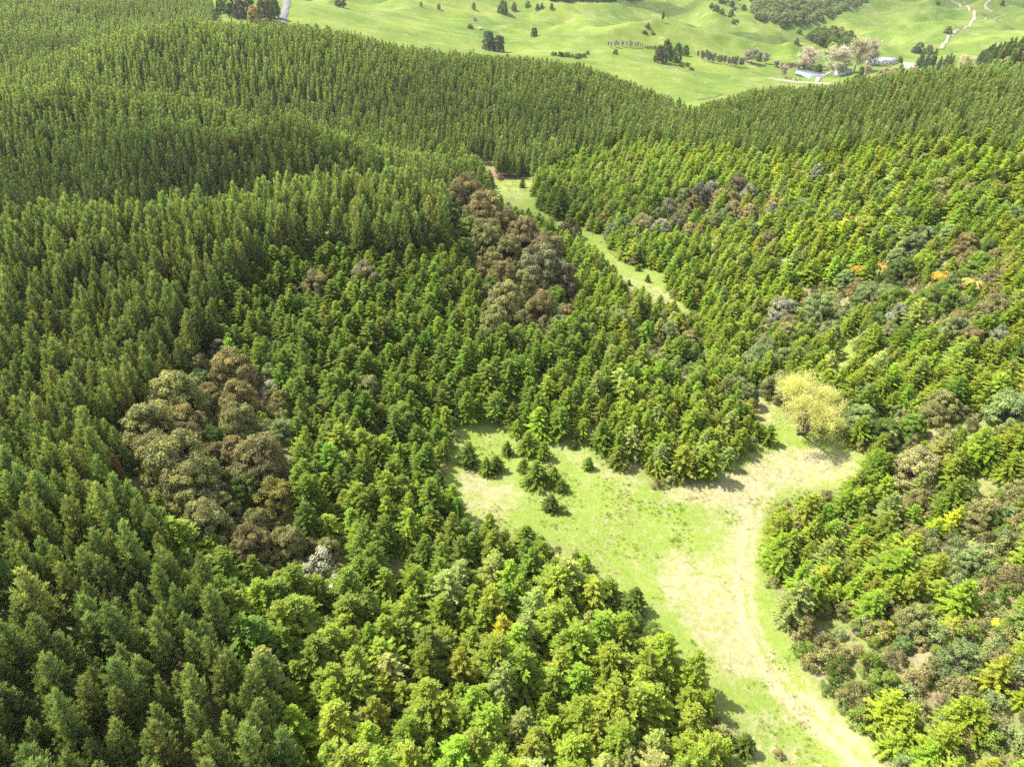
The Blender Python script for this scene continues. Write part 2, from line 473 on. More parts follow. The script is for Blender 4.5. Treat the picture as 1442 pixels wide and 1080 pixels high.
# ------------------------------------------------------------------ tree forms: each returns (trunk mesh, crown mesh, both in one mesh)
FORMS = bpy.data.collections.new('tree_forms')          # never linked: source shapes only

def finish(name, tg, cg, bark, leafm):
    tm = tg.mesh(name + '_trunk', bark)
    cm = cg.mesh(name + '_crown', leafm)
    V1, F1, L1 = tg.arrays()
    V2, F2, L2 = cg.arrays()
    jm = make_mesh(name, np.concatenate([V1, V2]), np.concatenate([F1, F2 + len(V1)]), [bark, leafm], np.concatenate([L1, L2]))
    mi = np.zeros(len(F1) + len(F2), np.int32)
    mi[len(F1):] = 1
    jm.polygons.foreach_set('material_index', mi)
    return tm, cm, jm

def pine_form(name, seed, detail=1.0, h=15.0, base=.30, rmax=1.9):
    """plantation pine: straight stem, ascending branches ending in upright needle tufts, pointed leader"""
    global rng
    rng = np.random.default_rng(seed)
    tg, cg = Geo(), Geo()
    lean = rng.normal(0, .15, 2)
    zs = np.linspace(-.6, h * .97, 7)
    tg.tube(np.stack([lean[0] * (zs / h) ** 2, lean[1] * (zs / h) ** 2, zs], 1), np.linspace(.2, .025, 7), 6)
    step = .62 / detail ** .5
    z = h * base
    tuft_p, tuft_d, tuft_l = [], [], []
    while z < h - .5:
        t = (z - h * base) / (h * (1 - base))
        r = rmax * min(1, (t + .12) * 5) * (1 - t) ** .74 * rng.uniform(.8, 1.15)
        nb = max(3, int(round((6 if t < .8 else 4) * (detail ** .3))))
        ph = rng.uniform(0, 7)
        for k in range(nb):
            az = ph + k * 2 * math.pi / nb + rng.normal(0, .25)
            rr = r * rng.uniform(.65, 1.2)
            up = rr * rng.uniform(.55, 1.05) + .35
            nt_ = max(2, int(rr * 4.4 * detail + 1.5))
            f = np.linspace(.28, 1, nt_)
            hor = rr * f
            p = np.stack([math.cos(az) * hor, math.sin(az) * hor, z + up * f ** 1.9], 1)
            p[:, :2] += rng.normal(0, .09 * rr, (nt_, 2)) + lean * (z / h) ** 2
            d = np.stack([math.cos(az) * (1.1 - .6 * f), math.sin(az) * (1.1 - .6 * f), .35 + 1.1 * f], 1)
            tuft_p.append(p)
            tuft_d.append(d)
            tuft_l.append(np.full(nt_, np.clip(rng.normal(.45, .2), 0, 1)))
            if detail > .7:
                tg.tube(np.stack([p[0] * [.1, .1, 1] + [lean[0] * (z / h) ** 2, lean[1] * (z / h) ** 2, -.1], p[-1]]), [.035, .012], 3)
        z += step * rng.uniform(.8, 1.2)
    top = np.array([[lean[0], lean[1], h - 1.0 + .32 * i] for i in range(4)])
    tuft_p.append(top)
    tuft_d.append(np.tile([0, 0, 1.0], (4, 1)))
    tuft_l.append(np.full(4, .8))
    p, d, l = np.concatenate(tuft_p), unit(np.concatenate(tuft_d)), np.concatenate(tuft_l)
    nb = 12 if detail > .7 else 6
    P_ = np.repeat(p, nb, 0) + rng.normal(0, .07, (len(p) * nb, 3))
    D_ = np.repeat(d, nb, 0) + rng.normal(0, .42, (len(p) * nb, 3)) + [0, 0, .35]
    Lr = np.clip(np.repeat(l, nb) + rng.normal(0, .18, len(P_)), 0, 1)
    k = 1.0 / detail ** .5
    cg.blades(P_, D_, rng.uniform(.26, .52, len(P_)) * (1 if detail > .7 else 1.9), rng.uniform(.08, .15, len(P_)) * (1 if detail > .7 else 2.5), Lr)
    return finish(name, tg, cg, M['bark'], M['needle'])

def conifer_form(name, seed, detail=1.0, h=8.0, rmax=2.3, power=.75, droop=.25):
    """young spreading conifer: tiers of flat drooping sprays down to the ground"""
    global rng
    rng = np.random.default_rng(seed)
    tg, cg = Geo(), Geo()
    zs = np.linspace(-.5, h * .97, 6)
    tg.tube(np.stack([zs * 0, zs * 0, zs], 1), np.linspace(.17, .02, 6), 6)
    z = .35
    sp, sd, sn, sl, sl2 = [], [], [], [], []
    lop = rng.uniform(0, 7)
    while z < h - .15:
        t = z / h
        r0 = rmax * (1 - t) ** power * min(1, .72 + t * 1.6) + .12
        nb = int(max(4, round((8 - 3.5 * t) * detail ** .4)))
        ph = rng.uniform(0, 7)
        for k in range(nb):
            az = ph + (k + rng.uniform(-.3, .3)) * 2 * math.pi / nb
            r = r0 * rng.uniform(.62, 1.2) * (1 + .14 * math.cos(az - lop))
            el = .75 * t + rng.normal(.16, .12)
            m_ = max(2, int(r * 6.4 * detail ** .6 + 1))
            f = np.linspace(.22, 1, m_)
            hor = r * f
            zz = z + hor * el - droop * r * f ** 2.4
            base = np.stack([math.cos(az) * hor, math.sin(az) * hor, zz], 1)
            out_ = np.array([math.cos(az), math.sin(az), 0])
            side = np.array([-math.sin(az), math.cos(az), 0])
            vb = np.clip(rng.normal(.45, .17), 0, 1)
            for sgn in (-1, 0, 1):
                a = rng.uniform(.5, .95, m_) * sgn
                d = out_[None] * np.cos(a)[:, None] + side[None] * np.sin(a)[:, None]
                d[:, 2] += el * .6 - droop * f * .9 + rng.normal(.08, .26, m_)
                nn = np.stack([rng.normal(0, .5, m_), rng.normal(0, .5, m_), np.ones(m_)], 1)
                sp.append(base + rng.normal(0, .04, (m_, 3)))
                sd.append(d)
                sn.append(nn)
                sl.append((.23 + .24 * (1 - f) * (sgn != 0)) * rng.uniform(.7, 1.3, m_) * (.75 + .13 * r))
                sl2.append(np.clip(vb + rng.normal(0, .14, m_), 0, 1))
            if detail > .7 and r > .8:
                tg.tube(np.stack([[0, 0, z], base[-1] * [.8, .8, 1]]), [.03, .008], 3)
        z += (.44 - .14 * t) / detail ** .35 * rng.uniform(.8, 1.2)
    p, d, nn, ln, lv = (np.concatenate(q) for q in (sp, sd, sn, sl, sl2))
    if detail > .6:                        # each spray forks in three fingers
        P3 = np.concatenate([p, p, p])
        s = unit(np.cross(d, nn))
        D3 = np.concatenate([d, d + s * .55, d - s * .55])
        L3 = np.concatenate([ln * 1.15, ln * .85, ln * .85])
        N3 = np.concatenate([nn, nn + rng.normal(0, .3, nn.shape), nn + rng.normal(0, .3, nn.shape)])
        cg.kites(P3, D3, N3, L3, L3 * .33, np.concatenate([lv, lv * .92, lv * .92]), .2)
    else:
        cg.kites(p, d, nn, ln * 1.7, ln * 1.15, lv, .2)
    cg.blades(np.array([[0, 0, h - .5]] * 5), np.array([[0, 0, 1.0]] * 5) + rng.normal(0, .25, (5, 3)), .75, .16, .8)
    return finish(name, tg, cg, M['bark'], M['spray'])

def broad_form(name, seed, h=8.0, w=8.0, lobes=46, per=95, leaf=.30, leafm='leaf', bark='bark', clear=.25, lobe_r=.19, flat=1.0, gaps=.0):
    """domed broadleaf: forked limbs carrying many leaf clumps, each a knobbly shell of small leaves"""
    global rng
    rng = np.random.default_rng(seed)
    tg, cg = Geo(), Geo()
    R, zc = w / 2, h * clear
    centers = []
    k = 0
    while len(centers) < lobes and k < 6000:
        k += 1
        az, q = rng.uniform(0, 2 * math.pi), rng.uniform(-.12, 1) ** 1.0
        rad = math.sqrt(max(0, 1 - max(q, 0) ** 2)) * rng.uniform(.72, 1.0)
        c_ = np.array([R * (1 - lobe_r) * rad * math.cos(az) * (1 + .15 * math.sin(3 * az + seed)), R * (1 - lobe_r) * rad * math.sin(az), zc + (h - zc) * .88 * q * flat * rng.uniform(.86, 1.05)])
        if all(np.linalg.norm(c_ - o) > R * lobe_r * .9 for o in centers):
            centers.append(c_)
    fork = np.array([0, 0, zc * .8 + .3])
    tg.tube([[0, 0, -.5], [rng.normal(0, .1), rng.normal(0, .1), zc * .4], fork], [.035 * w + .04, .028 * w + .03, .022 * w + .02], 7)
    for i, c_ in enumerate(centers):
        if i % 3 == 0:
            mid = fork * .5 + c_ * .5 + np.array([0, 0, -.06 * h])
            tg.tube([fork, mid, c_], [.014 * w + .01, .009 * w + .01, .012], 5)
        if rng.uniform() < gaps:
            continue
        rl = R * lobe_r * rng.uniform(.75, 1.35)
        d = unit(rng.normal(size=(per, 3)) + unit(c_ - [0, 0, zc]) * .75)
        rr = rl * rng.uniform(.55, 1.06, per)[:, None] * (1 + .22 * np.sin(5 * d[:, :1] + i) * np.cos(4 * d[:, 1:2]))
        p = c_ + d * rr * [1, 1, .82]
        dd = unit(np.cross(d, rng.normal(size=(per, 3))) + d * .35)
        nn = unit(d + rng.normal(0, .3, (per, 3)))
        tone = np.clip(rng.normal(.42, .2), 0, 1)
        cg.kites(p, dd, nn, leaf * rng.uniform(.7, 1.3, per), leaf * .62, np.clip(tone + rng.normal(0, .2, per), 0, 1), .05)
    return finish(name, tg, cg, M[bark], M[leafm])

def twig_form(name, seed, h=14.0, w=6.0, limbs=26, twigs=42, size=.6, wide=.05, rise=1.2, leafm='twig', bark='pale_bark', stems=1, fine=3):
    """airy tree: rising limbs with sprays of fine twigs (bare poplar) or narrow leaves (willow)"""
    global rng
    rng = np.random.default_rng(seed)
    tg, cg = Geo(), Geo()
    for s in range(stems):
        off = np.array([0, 0]) if stems == 1 else rng.normal(0, w * .05, 2)
        lean = np.array([0, 0]) if stems == 1 else np.array([math.cos(s * 2.4 + seed), math.sin(s * 2.4 + seed)]) * w * rng.uniform(.26, .4)
        hs = h * (1 if s == 0 else rng.uniform(.7, .95))
        zs = np.linspace(-.5, hs * .85, 6)
        path = np.stack([off[0] + lean[0] * (zs / hs), off[1] + lean[1] * (zs / hs), zs], 1)
        tg.tube(path, np.linspace(.022 * h, .02, 6), 6)
        for i in range(max(3, limbs // stems)):
            t = rng.uniform(.12, .88)
            b0 = np.array([np.interp(t * hs, zs, path[:, j]) for j in range(3)])
            az = rng.uniform(0, 7)
            rr = w * .5 * math.sin(math.pi * min(1, .22 + .78 * t)) ** .6 * rng.uniform(.55, 1.05) * (.46 if stems > 1 else 1)
            end = b0 + np.array([math.cos(az) * rr, math.sin(az) * rr, rr * rise * rng.uniform(.5, 1.0)])
            end[2] = min(end[2], h * .98)
            mid = (b0 + end) / 2 + np.array([math.cos(az), math.sin(az), -.4]) * rr * .12
            tg.tube([b0, mid, end], [.05, .03, .012], 4)
            f = rng.uniform(.2, 1, twigs)[:, None]
            p = b0 * (1 - f) ** 2 + 2 * mid * f * (1 - f) + end * f ** 2 + rng.normal(0, .075 * w * .6, (twigs, 3))
            d = unit(end - b0) * .7 + rng.normal(0, .45, (twigs, 3)) + [0, 0, .3 * rise]
            cg.blades(p, d, size * rng.uniform(.6, 1.5, twigs), wide, np.clip(rng.normal(.5, .22, twigs), 0, 1))
            for _ in range(fine):
                q = p + unit(d) * size * rng.uniform(.2, .9, (twigs, 1))
                cg.blades(q, d + rng.normal(0, .7, (twigs, 3)), size * rng.uniform(.3, .8, twigs), wide * .8, np.clip(rng.normal(.5, .22, twigs), 0, 1))
    return finish(name, tg, cg, M[bark], M[leafm])

def fern_form(name, seed, h=2.6, r=2.0, fronds=17):
    """tree fern: short trunk under an umbrella of arching fronds with rows of leaflets"""
    global rng
    rng = np.random.default_rng(seed)
    tg, cg = Geo(), Geo()
    tg.tube([[0, 0, -.4], [.05, 0, h * .5], [0, 0, h]], [.16, .12, .14], 7)
    for k in range(fronds):
        az = k * 2 * math.pi / fronds + rng.normal(0, .12)
        ln = r * rng.uniform(.8, 1.1)
        f = np.linspace(0, 1, 12)
        up = rng.uniform(.35, .7)
        o, s = np.array([math.cos(az), math.sin(az), 0]), np.array([-math.sin(az), math.cos(az), 0])
        p = o[None] * (ln * f)[:, None] + np.stack([f * 0, f * 0, h + ln * (up * f - 1.0 * f ** 2.2)], 1)
        tg.tube(p, np.linspace(.03, .008, 12), 3)
        wd = .42 * np.sin(math.pi * np.clip(f * .92 + .08, 0, 1)) ** .7 * r * .5
        tone = np.clip(rng.normal(.5, .2), 0, 1)
        for sg in (-1, 1):
            d = s[None] * sg + o[None] * .55 + np.array([0, 0, -.25])[None] + rng.normal(0, .06, (12, 3))
            cg.kites(p, d, np.tile([0, 0, 1.0], (12, 1)) + rng.normal(0, .15, (12, 3)), wd + .05, np.full(12, .19), np.full(12, tone), .1)
            cg.kites(p + o[None] * ln / 24, d, np.tile([0, 0, 1.0], (12, 1)), wd + .05, np.full(12, .19), np.full(12, tone), .1)
    return finish(name, tg, cg, M['bark'], M['frond'])

FORM = {}
FORM['pine'] = [pine_form('pine_shape', 100 + i, 1.0, 15.0, .24 + .03 * (i % 3), 1.75 + .13 * (i % 4)) for i in range(5)]
FORM['pine_far'] = [pine_form('far_pine_shape', 120 + i, .5, 15.0, .14, 1.62 + .12 * i) for i in range(4)]
FORM['conifer'] = [conifer_form('conifer_shape', 140 + i, 1.0, 8.0, 2.05 + .15 * i, .78 + .1 * (i % 4), .16 + .05 * (i % 3)) for i in range(6)]
FORM['conifer_far'] = [conifer_form('far_conifer_shape', 160 + i, .5, 8.0, 2.05 + .16 * i, .8 + .08 * i, .2) for i in range(4)]
FORM['broad'] = [broad_form('broadleaf_shape', 180 + i, 8.0, 8.0, 58 + 6 * i, 260, .27, clear=.14, lobe_r=.175) for i in range(4)]
FORM['shrub'] = [broad_form('shrub_shape', 200 + i, 2.6, 2.8, 20, 110, .22, clear=.06, lobe_r=.3) for i in range(4)]
FORM['rag'] = [broad_form('ragged_shape', 220 + i, 3.2, 3.0, 20, 85, .20, clear=.1, lobe_r=.27, gaps=.12) for i in range(3)]
FORM['bare'] = [twig_form('bare_shape', 240 + i, 16, 9, 46, 60, 1.1, .15, 1.1) for i in range(3)]
FORM['fern'] = [fern_form('fern_shape', 260 + i) for i in range(3)]
rng = np.random.default_rng(99)
PROTO = {}
for k, forms in FORM.items():
    c_ = bpy.data.collections.new('shapes_' + k)
    for i, f in enumerate(forms):
        o = bpy.data.objects.new('%s_%02d' % (k, i), f[2])
        c_.objects.link(o)
    PROTO[k] = c_

# ------------------------------------------------------------------ object helpers
def prop(o, label=None, cat=None, group=None, kind=None):
    if label: o['label'] = label
    if cat: o['category'] = cat
    if group: o['group'] = group
    if kind: o['kind'] = kind
    return o

def link(name, me, parent=None, loc=None):
    o = bpy.data.objects.new(name, me)
    COL.objects.link(o)
    if parent is not None: o.parent = parent
    if loc is not None: o.location = loc
    return o

def tree(name, form, loc, sc, rz, tint, label, cat, group=None):
    """a tree: an Empty at its foot carrying a trunk and a crown"""
    root = link(name, None, None, loc)
    root.empty_display_size = .5
    root.rotation_euler = (rng.normal(0, .03), rng.normal(0, .03), rz)
    root.scale = sc
    prop(root, label, cat, group)
    link('trunk', form[0], root)
    cr = link('crown', form[1], root)
    cr['tint'] = [float(q) for q in tint]
    return root

def scatter(name, coll, P3, rz, sc, tint, idx):
    """a mass nobody could count: one object, instanced by geometry nodes"""
    n_ = len(P3)
    me = bpy.data.meshes.new(name)
    me.vertices.add(n_)
    me.vertices.foreach_set('co', np.asarray(P3, np.float32).ravel())
    rot = np.zeros((n_, 3), np.float32)
    rot[:, 2] = rz
    rot[:, :2] = rng.normal(0, .035, (n_, 2))
    for nm, ty, ke, val in (('turn', 'FLOAT_VECTOR', 'vector', rot), ('size', 'FLOAT_VECTOR', 'vector', sc), ('tint', 'FLOAT_VECTOR', 'vector', tint), ('pick', 'INT', 'value', idx)):
        a = me.attributes.new(nm, ty, 'POINT')
        a.data.foreach_set(ke, np.asarray(val, np.int32 if ty == 'INT' else np.float32).ravel())
    o = link(name, me)
    ng = bpy.data.node_groups.new(name, 'GeometryNodeTree')
    ng.interface.new_socket('Geometry', in_out='INPUT', socket_type='NodeSocketGeometry')
    ng.interface.new_socket('Geometry', in_out='OUTPUT', socket_type='NodeSocketGeometry')
    gi, go = ng.nodes.new('NodeGroupInput'), ng.nodes.new('NodeGroupOutput')
    ins = ng.nodes.new('GeometryNodeInstanceOnPoints')
    ci = ng.nodes.new('GeometryNodeCollectionInfo')
    ci.inputs['Collection'].default_value = coll
    ci.inputs['Separate Children'].default_value = True
    ci.inputs['Reset Children'].default_value = True
    def na(nm, ty):
        q = ng.nodes.new('GeometryNodeInputNamedAttribute')
        q.data_type = ty
        q.inputs['Name'].default_value = nm
        return q.outputs['Attribute']
    er = ng.nodes.new('FunctionNodeEulerToRotation')
    L = ng.links.new
    L(na('turn', 'FLOAT_VECTOR'), er.inputs[0])
    L(gi.outputs[0], ins.inputs['Points'])
    L(ci.outputs[0], ins.inputs['Instance'])
    ins.inputs['Pick Instance'].default_value = True
    L(na('pick', 'INT'), ins.inputs['Instance Index'])
    L(er.outputs[0], ins.inputs['Rotation'])
    L(na('size', 'FLOAT_VECTOR'), ins.inputs['Scale'])
    L(ins.outputs[0], go.inputs[0])
    md = o.modifiers.new('instances', 'NODES')
    md.node_group = ng
    o['kind'] = 'stuff'
    return o

# ------------------------------------------------------------------ the ground, one sheet out to the horizon
OY = -60.0
na_, nr_ = 640, 900
ang = np.linspace(math.radians(-66), math.radians(66), na_)
rad = np.concatenate([[8.0], np.geomspace(30, 5200, nr_ - 1)])
GA, GR = np.meshgrid(ang, rad)
gx, gy = (np.sin(GA) * GR).ravel(), (np.cos(GA) * GR + OY).ravel()
gz = ground(gx, gy)
I = np.arange(na_ * nr_).reshape(nr_, na_)
GF = np.stack([I[:-1, :-1], I[:-1, 1:], I[1:, 1:], I[1:, :-1]], -1).reshape(-1, 4)
gme = make_mesh('terrain', np.stack([gx, gy, gz], 1), GF, M['ground'], None, True)
gu, gv, gd = project(gx, gy, gz)
open_near = (in_poly(gu, gv, CLEARING) & (gy < 175)) | (in_poly(gu, gv, STRIP) & (gy > 150)) | (in_poly(gu, gv, GULLY) & (gy < 200))
far = smooth(560, 640, gy)
in_wood = in_poly(gu, gv, FOREST) & (gy < 640)
straw = np.zeros(len(gx))
for poly, val in STRAW:
    straw = np.maximum(straw, val * in_poly(gu, gv, poly) * (gy < 330))
I2 = lambda a: a.reshape(nr_, na_)
def blur(a, k):
    a = I2(a).astype(float)
    for _ in range(k):
        a = (a + np.roll(a, 1, 0) + np.roll(a, -1, 0)) / 3
        a = (a + np.roll(a, 1, 1) + np.roll(a, -1, 1)) / 3
    return a.ravel()
straw = blur(straw, 4) * .69 + .13 * open_near
rut = np.array([(q.x, q.y) for q in (at(u_, v_)[0] for u_, v_ in [(1100, 668), (1066, 706), (1052, 760), (1046, 820), (1056, 880), (1086, 946), (1140, 1000), (1195, 1050), (1230, 1085)])])
near_ = np.nonzero((gy > 40) & (gy < 125) & (np.abs(gx) < 90))[0]
dist = np.full(len(near_), 99.0)
for (ax, ay), (bx, by) in zip(rut[:-1], rut[1:]):
    tt_ = np.clip(((gx[near_] - ax) * (bx - ax) + (gy[near_] - ay) * (by - ay)) / ((bx - ax) ** 2 + (by - ay) ** 2), 0, 1)
    dist = np.minimum(dist, np.hypot(gx[near_] - ax - tt_ * (bx - ax), gy[near_] - ay - tt_ * (by - ay)))
wheel = np.exp(-((dist - .95) / .42) ** 2) * (.65 + .35 * noise(gx[near_], gy[near_], 6, 77))
straw[near_] = np.clip(straw[near_] + .55 * wheel - .25 * np.exp(-(dist / .4) ** 2), 0, 1.2)
gz[near_] -= .09 * wheel
gme.vertices.foreach_set('co', np.stack([gx, gy, gz], 1).astype(np.float32).ravel())
gme.update()
soil = blur(in_poly(gu, gv, DEBRIS) & (gy < 340) & (gy > 250), 2)
litter = blur(in_wood & ~open_near, 3) * (1 - soil)
for nm, val in (('straw', straw * (1 - far)), ('soil', soil), ('litter', litter), ('pasture', far)):
    a = gme.attributes.new(nm, 'FLOAT', 'POINT')
    a.data.foreach_set('value', np.asarray(val, np.float32))
terrain = link('terrain', gme)
terrain['kind'] = 'structure'

# ------------------------------------------------------------------ hand-sited things
TAKEN = []                                 # (x, y, radius) kept free of the planted stands

BROWN, OLIVE, GREY, WHITE, DARK = (.240, .208, .088), (.235, .238, .090), (.27, .28, .20), (.46, .45, .37), (.10, .155, .028)
SAGE, GREEN, LIME, TAN, DUSK = (.20, .26, .10), (.155, .23, .034), (.28, .37, .045), (.34, .305, .14), (.13, .126, .052)
TONE_WORDS = {BROWN: 'brown', OLIVE: 'olive', GREY: 'grey', WHITE: 'whitish grey', DARK: 'dark green', SAGE: 'grey-green', GREEN: 'green', LIME: 'lime green', TAN: 'tan', DUSK: 'dark brown'}

def jit(t, k=.12):
    s = 1 + rng.normal(0, k)
    return tuple(max(.005, q * s * (1 + rng.normal(0, k * .4))) for q in t)

def site(kind, name, cat, u, v, wpx, tint, label, group=None, aspect=1.0, form=None, lift=.5, base_h=8.0, base_w=8.0, tmax=6000):
    """put a tree whose crown centre shows at (u, v) and whose crown is wpx wide in the picture"""
    h = 6.0
    for _ in range(3):
        loc, dep = at(u, v, h * lift, tmax)
        w = wpx * dep / FPX
        h = w * aspect
    f = FORM[kind][random.randrange(len(FORM[kind])) if form is None else form]
    sxy, sz = w / base_w, h / base_h
    TAKEN.append((loc.x, loc.y, w * .42))
    if kind == 'broad' and v > 250:
        k_ = 1.22 if u < 840 else 1.13
        sxy, sz = sxy * k_, sz * k_
    return tree(name, f, loc, (sxy, sxy, sz), rng.uniform(0, 6.28), jit(tint, .06), label, cat, group)

LEFT_CLUMP = [
    (253, 520, 30, SAGE, 'small grey-green tree on the upper left rim of the brown left clump'), (255, 540, 30, BROWN, 'small brown tree just under the grey-green one on the clump rim'),
    (282, 537, 32, SAGE, 'grey-green domed tree between small brown trees near the clump top'), (328, 523, 60, BROWN, 'large dark brown domed tree at the top of the left clump'),
    (381, 546, 30, WHITE, 'whitish flowering tree at the upper right edge of the left clump'), (310, 493, 28, GREY, 'small grey tree above the large brown dome of the left clump'),
    (247, 567, 78, OLIVE, 'broad olive-brown tree across the upper left of the left clump'), (295, 560, 38, BROWN, 'brown tree squeezed beside the broad olive-brown crown'),
    (335, 563, 50, BROWN, 'round brown tree directly below the large dark brown dome'), (213, 608, 78, OLIVE, 'broad olive tree at the left edge of the left clump'),
    (263, 600, 56, BROWN, 'brown tree in the middle of the left clump'), (333, 594, 50, OLIVE, 'dark olive tree under the round brown tree of the left clump'),
    (298, 617, 34, DARK, 'small dark green tree in the heart of the left clump'), (397, 610, 40, SAGE, 'grey-green tree on the right edge of the left clump'),
    (253, 657, 94, OLIVE, 'largest olive tree of the left clump, with a knobbly crown'), (363, 650, 74, BROWN, 'tall rusty brown tree on the right side of the left clump'),
    (296, 640, 32, BROWN, 'narrow brown tree beside the largest olive crown'), (267, 693, 78, OLIVE, 'olive tree below the largest knobbly olive crown'),
    (388, 704, 60, (.21, .20, .05), 'yellowish olive dome below the tall rusty brown tree'), (290, 744, 70, OLIVE, 'wide dark olive tree at the lower left of the left clump'),
    (353, 767, 60, (.17, .14, .06), 'brown-topped dome at the bottom of the left clump'), (403, 767, 48, OLIVE, 'olive tree between the brown-topped dome and the white ones'),
    (449, 788, 46, WHITE, 'largest whitish tree at the lower right tip of the left clump'), (430, 806, 32, WHITE, 'whitish tree left of the largest white one at the clump tip'),
    (474, 820, 32, WHITE, 'lowest whitish tree at the right tip of the left clump'), (462, 775, 34, OLIVE, 'olive tree behind the whitish trees at the clump tip'), (330, 635, 40, BROWN, 'brown tree deep between the olive and rusty crowns'), (222, 640, 56, OLIVE, 'olive tree low on the left edge beside the pines'),
    (345, 690, 46, DARK, 'dark green tree under the tall rusty brown crown'), (315, 715, 40, OLIVE, 'small olive tree above the brown-topped dome'),
]
CENTRE_CLUMP = [
    (448, 405, 42, BROWN, 'lone brown dome among conifers below the front pine ridge'), (515, 394, 42, (.20, .18, .11), 'lone grey-brown tree right of the lone brown dome'),
    (660, 281, 58, BROWN, 'brown tree at the upper end of the central clump by the grass strip'), (678, 304, 56, BROWN, 'second brown tree down the crest of the central clump'),
    (707, 320, 50, BROWN, 'brown tree on the crest beside the grass strip'), (687, 337, 50, OLIVE, 'olive tree left of the central clump crest'),
    (735, 337, 52, (.20, .178, .09), 'pale brown tree on the right face of the central clump'), (767, 357, 50, (.20, .178, .09), 'brown tree at the right shoulder of the central clump'),
    (713, 357, 46, OLIVE, 'olive tree in the middle of the central clump'), (706, 393, 42, (.17, .15, .06), 'brown-olive dome at the lower left of the central clump'),
    (711, 428, 52, OLIVE, 'lowest left olive tree of the central clump'), (760, 384, 66, (.19, .185, .10), 'large pale olive tree, biggest of the central clump'),
    (763, 434, 42, BROWN, 'brown dome at the foot of the central clump'), (788, 461, 32, SAGE, 'grey-green tree below the foot of the central clump'), (792, 400, 50, (.145, .128, .068), 'dark brown tree on the shaded right side of the central clump'),
    (735, 405, 40, OLIVE, 'olive tree wedged under the biggest pale olive crown'), (740, 372, 36, OLIVE, 'small olive tree above the biggest pale crown'),
]
for u, v, w, t, lab in LEFT_CLUMP:
    if t is WHITE:
        site('rag', 'flowering_tree', 'tree', u, v, w, t, lab, 'whitish trees of the left clump', .9, None, .5, 3.2, 3.0)
    else:
        site('broad', 'broadleaf_tree', 'tree', u, v, w, t, lab, 'native trees of the left clump', .92)
FAR_BROWN = [(368, 143, 15, (.25, .21, .13), 'pale brown tree at the left of the small brown group in the far pines'), (392, 153, 15, BROWN, 'low brown tree left in the small brown group in the far pines'), (408, 151, 20, BROWN, 'widest brown tree of the small group in the far pines'),
             (428, 143, 14, (.25, .22, .14), 'pale tree upper right of the small brown group in the far pines'), (441, 147, 15, TAN, 'tan tree at the right end of the small brown group in the far pines')]
for u, v, w, t, lab in FAR_BROWN:
    site('broad', 'broadleaf_tree', 'tree', u, v, w, t, lab, 'small brown group in the far pines', 1.0, None, .75)
for u, v, w, t, lab in CENTRE_CLUMP:
    site('broad', 'broadleaf_tree', 'tree', u, v, w, t, lab, 'native trees of the central clump', .95)
RIGHT_NATIVE = [
    (1270, 383, 42, DARK, 'dark green dome amid orange tree ferns on the right hillside'), (1303, 366, 32, LIME, 'bright green dome right of the dark dome on the right hillside'),
    (1377, 373, 38, GREEN, 'bright green dome near the right edge above the yellow fern'), (1323, 420, 54, GREEN, 'wide green dome below the orange fern on the right hillside'),
    (1260, 428, 50, GREEN, 'large green tree in the middle of the right native patch'), (1223, 413, 36, SAGE, 'grey-green tree left of the large green tree on the right hill'),
    (1233, 460, 36, DARK, 'dark tree at the foot of the right native patch'), (1190, 394, 28, SAGE, 'small grey-green tree at the left of the orange ferns'),
    (1150, 437, 52, SAGE, 'broad grey-green tree left of the right native patch'), (1103, 438, 42, GREY, 'grey tree uphill from the yellow willow'),
    (1070, 508, 52, SAGE, 'grey-green tree on the edge above the willow, left one'), (1103, 507, 38, SAGE, 'grey-green tree just above the willow crown'),
    (1130, 481, 42, DARK, 'round dark green tree between grey-green ones above the willow'), (1210, 592, 50, SAGE, 'grey-green tree touching the right side of the willow'),
    (1287, 572, 26, LIME, 'small lime green dome right of the willow'), (1327, 573, 50, OLIVE, 'olive-brown dome right of the small lime dome'),
    (1293, 657, 62, TAN, 'tan brown broad tree on the right slope below the willow'), (1423, 577, 60, SAGE, 'grey-green tree at the right edge, middle height'),
    (1353, 930, 62, (.14, .20, .072), 'round blue-green tree in the lower right scrub'), (1273, 907, 30, (.14, .20, .072), 'small blue-green bush left of the round blue-green tree'),
    (567, 588, 44, GREEN, 'round green dome at the left end of the clearing'), (517, 547, 36, OLIVE, 'olive dome uphill from the round green dome'),
    (985, 275, 34, (.16, .15, .13), 'pale grey tree high on the right hill'), (1040, 262, 34, (.17, .14, .10), 'grey-brown tree beside the pale grey one on the right hill'),
    (1000, 268, 26, (.28, .26, .23), 'whitish tree in the grey-brown group on the right hill'), (905, 318, 36, TAN, 'tan grey tree above the bend of the grass strip'),
    (930, 325, 34, GREY, 'grey tree right of the tan one above the grass strip'), (955, 315, 30, (.20, .175, .105), 'brown tree at the end of the grey row above the grass strip'),
    (1055, 300, 26, TAN, 'tan tree under the grey-brown group on the right hill'), (1090, 290, 24, (.36, .30, .09), 'yellowish tan tree mid way up the right hill'),
    (1215, 320, 36, LIME, 'yellow-green dome above the right native patch'), (1195, 318, 26, (.25, .19, .13), 'pinkish brown tree beside the yellow-green dome'),
    (1285, 345, 34, SAGE, 'grey-green dome above the bright green dome'), (1355, 395, 30, DARK, 'dark tree behind the yellow tree fern'), (1400, 395, 34, (.20, .175, .105), 'brown tree at the right edge by the native patch'),
    (1310, 770, 26, DARK, 'dark dome among conifers, lower right slope'), (1030, 500, 30, SAGE, 'grey-green tree at the left of the willow group'), (900, 520, 24, OLIVE, 'olive dome in the middle stand of conifers'),
    (860, 480, 26, DUSK, 'dark brown tree in the middle of the central slope'), (925, 545, 28, (.20, .155, .09), 'brown tree near the right end of the middle stand'),
]
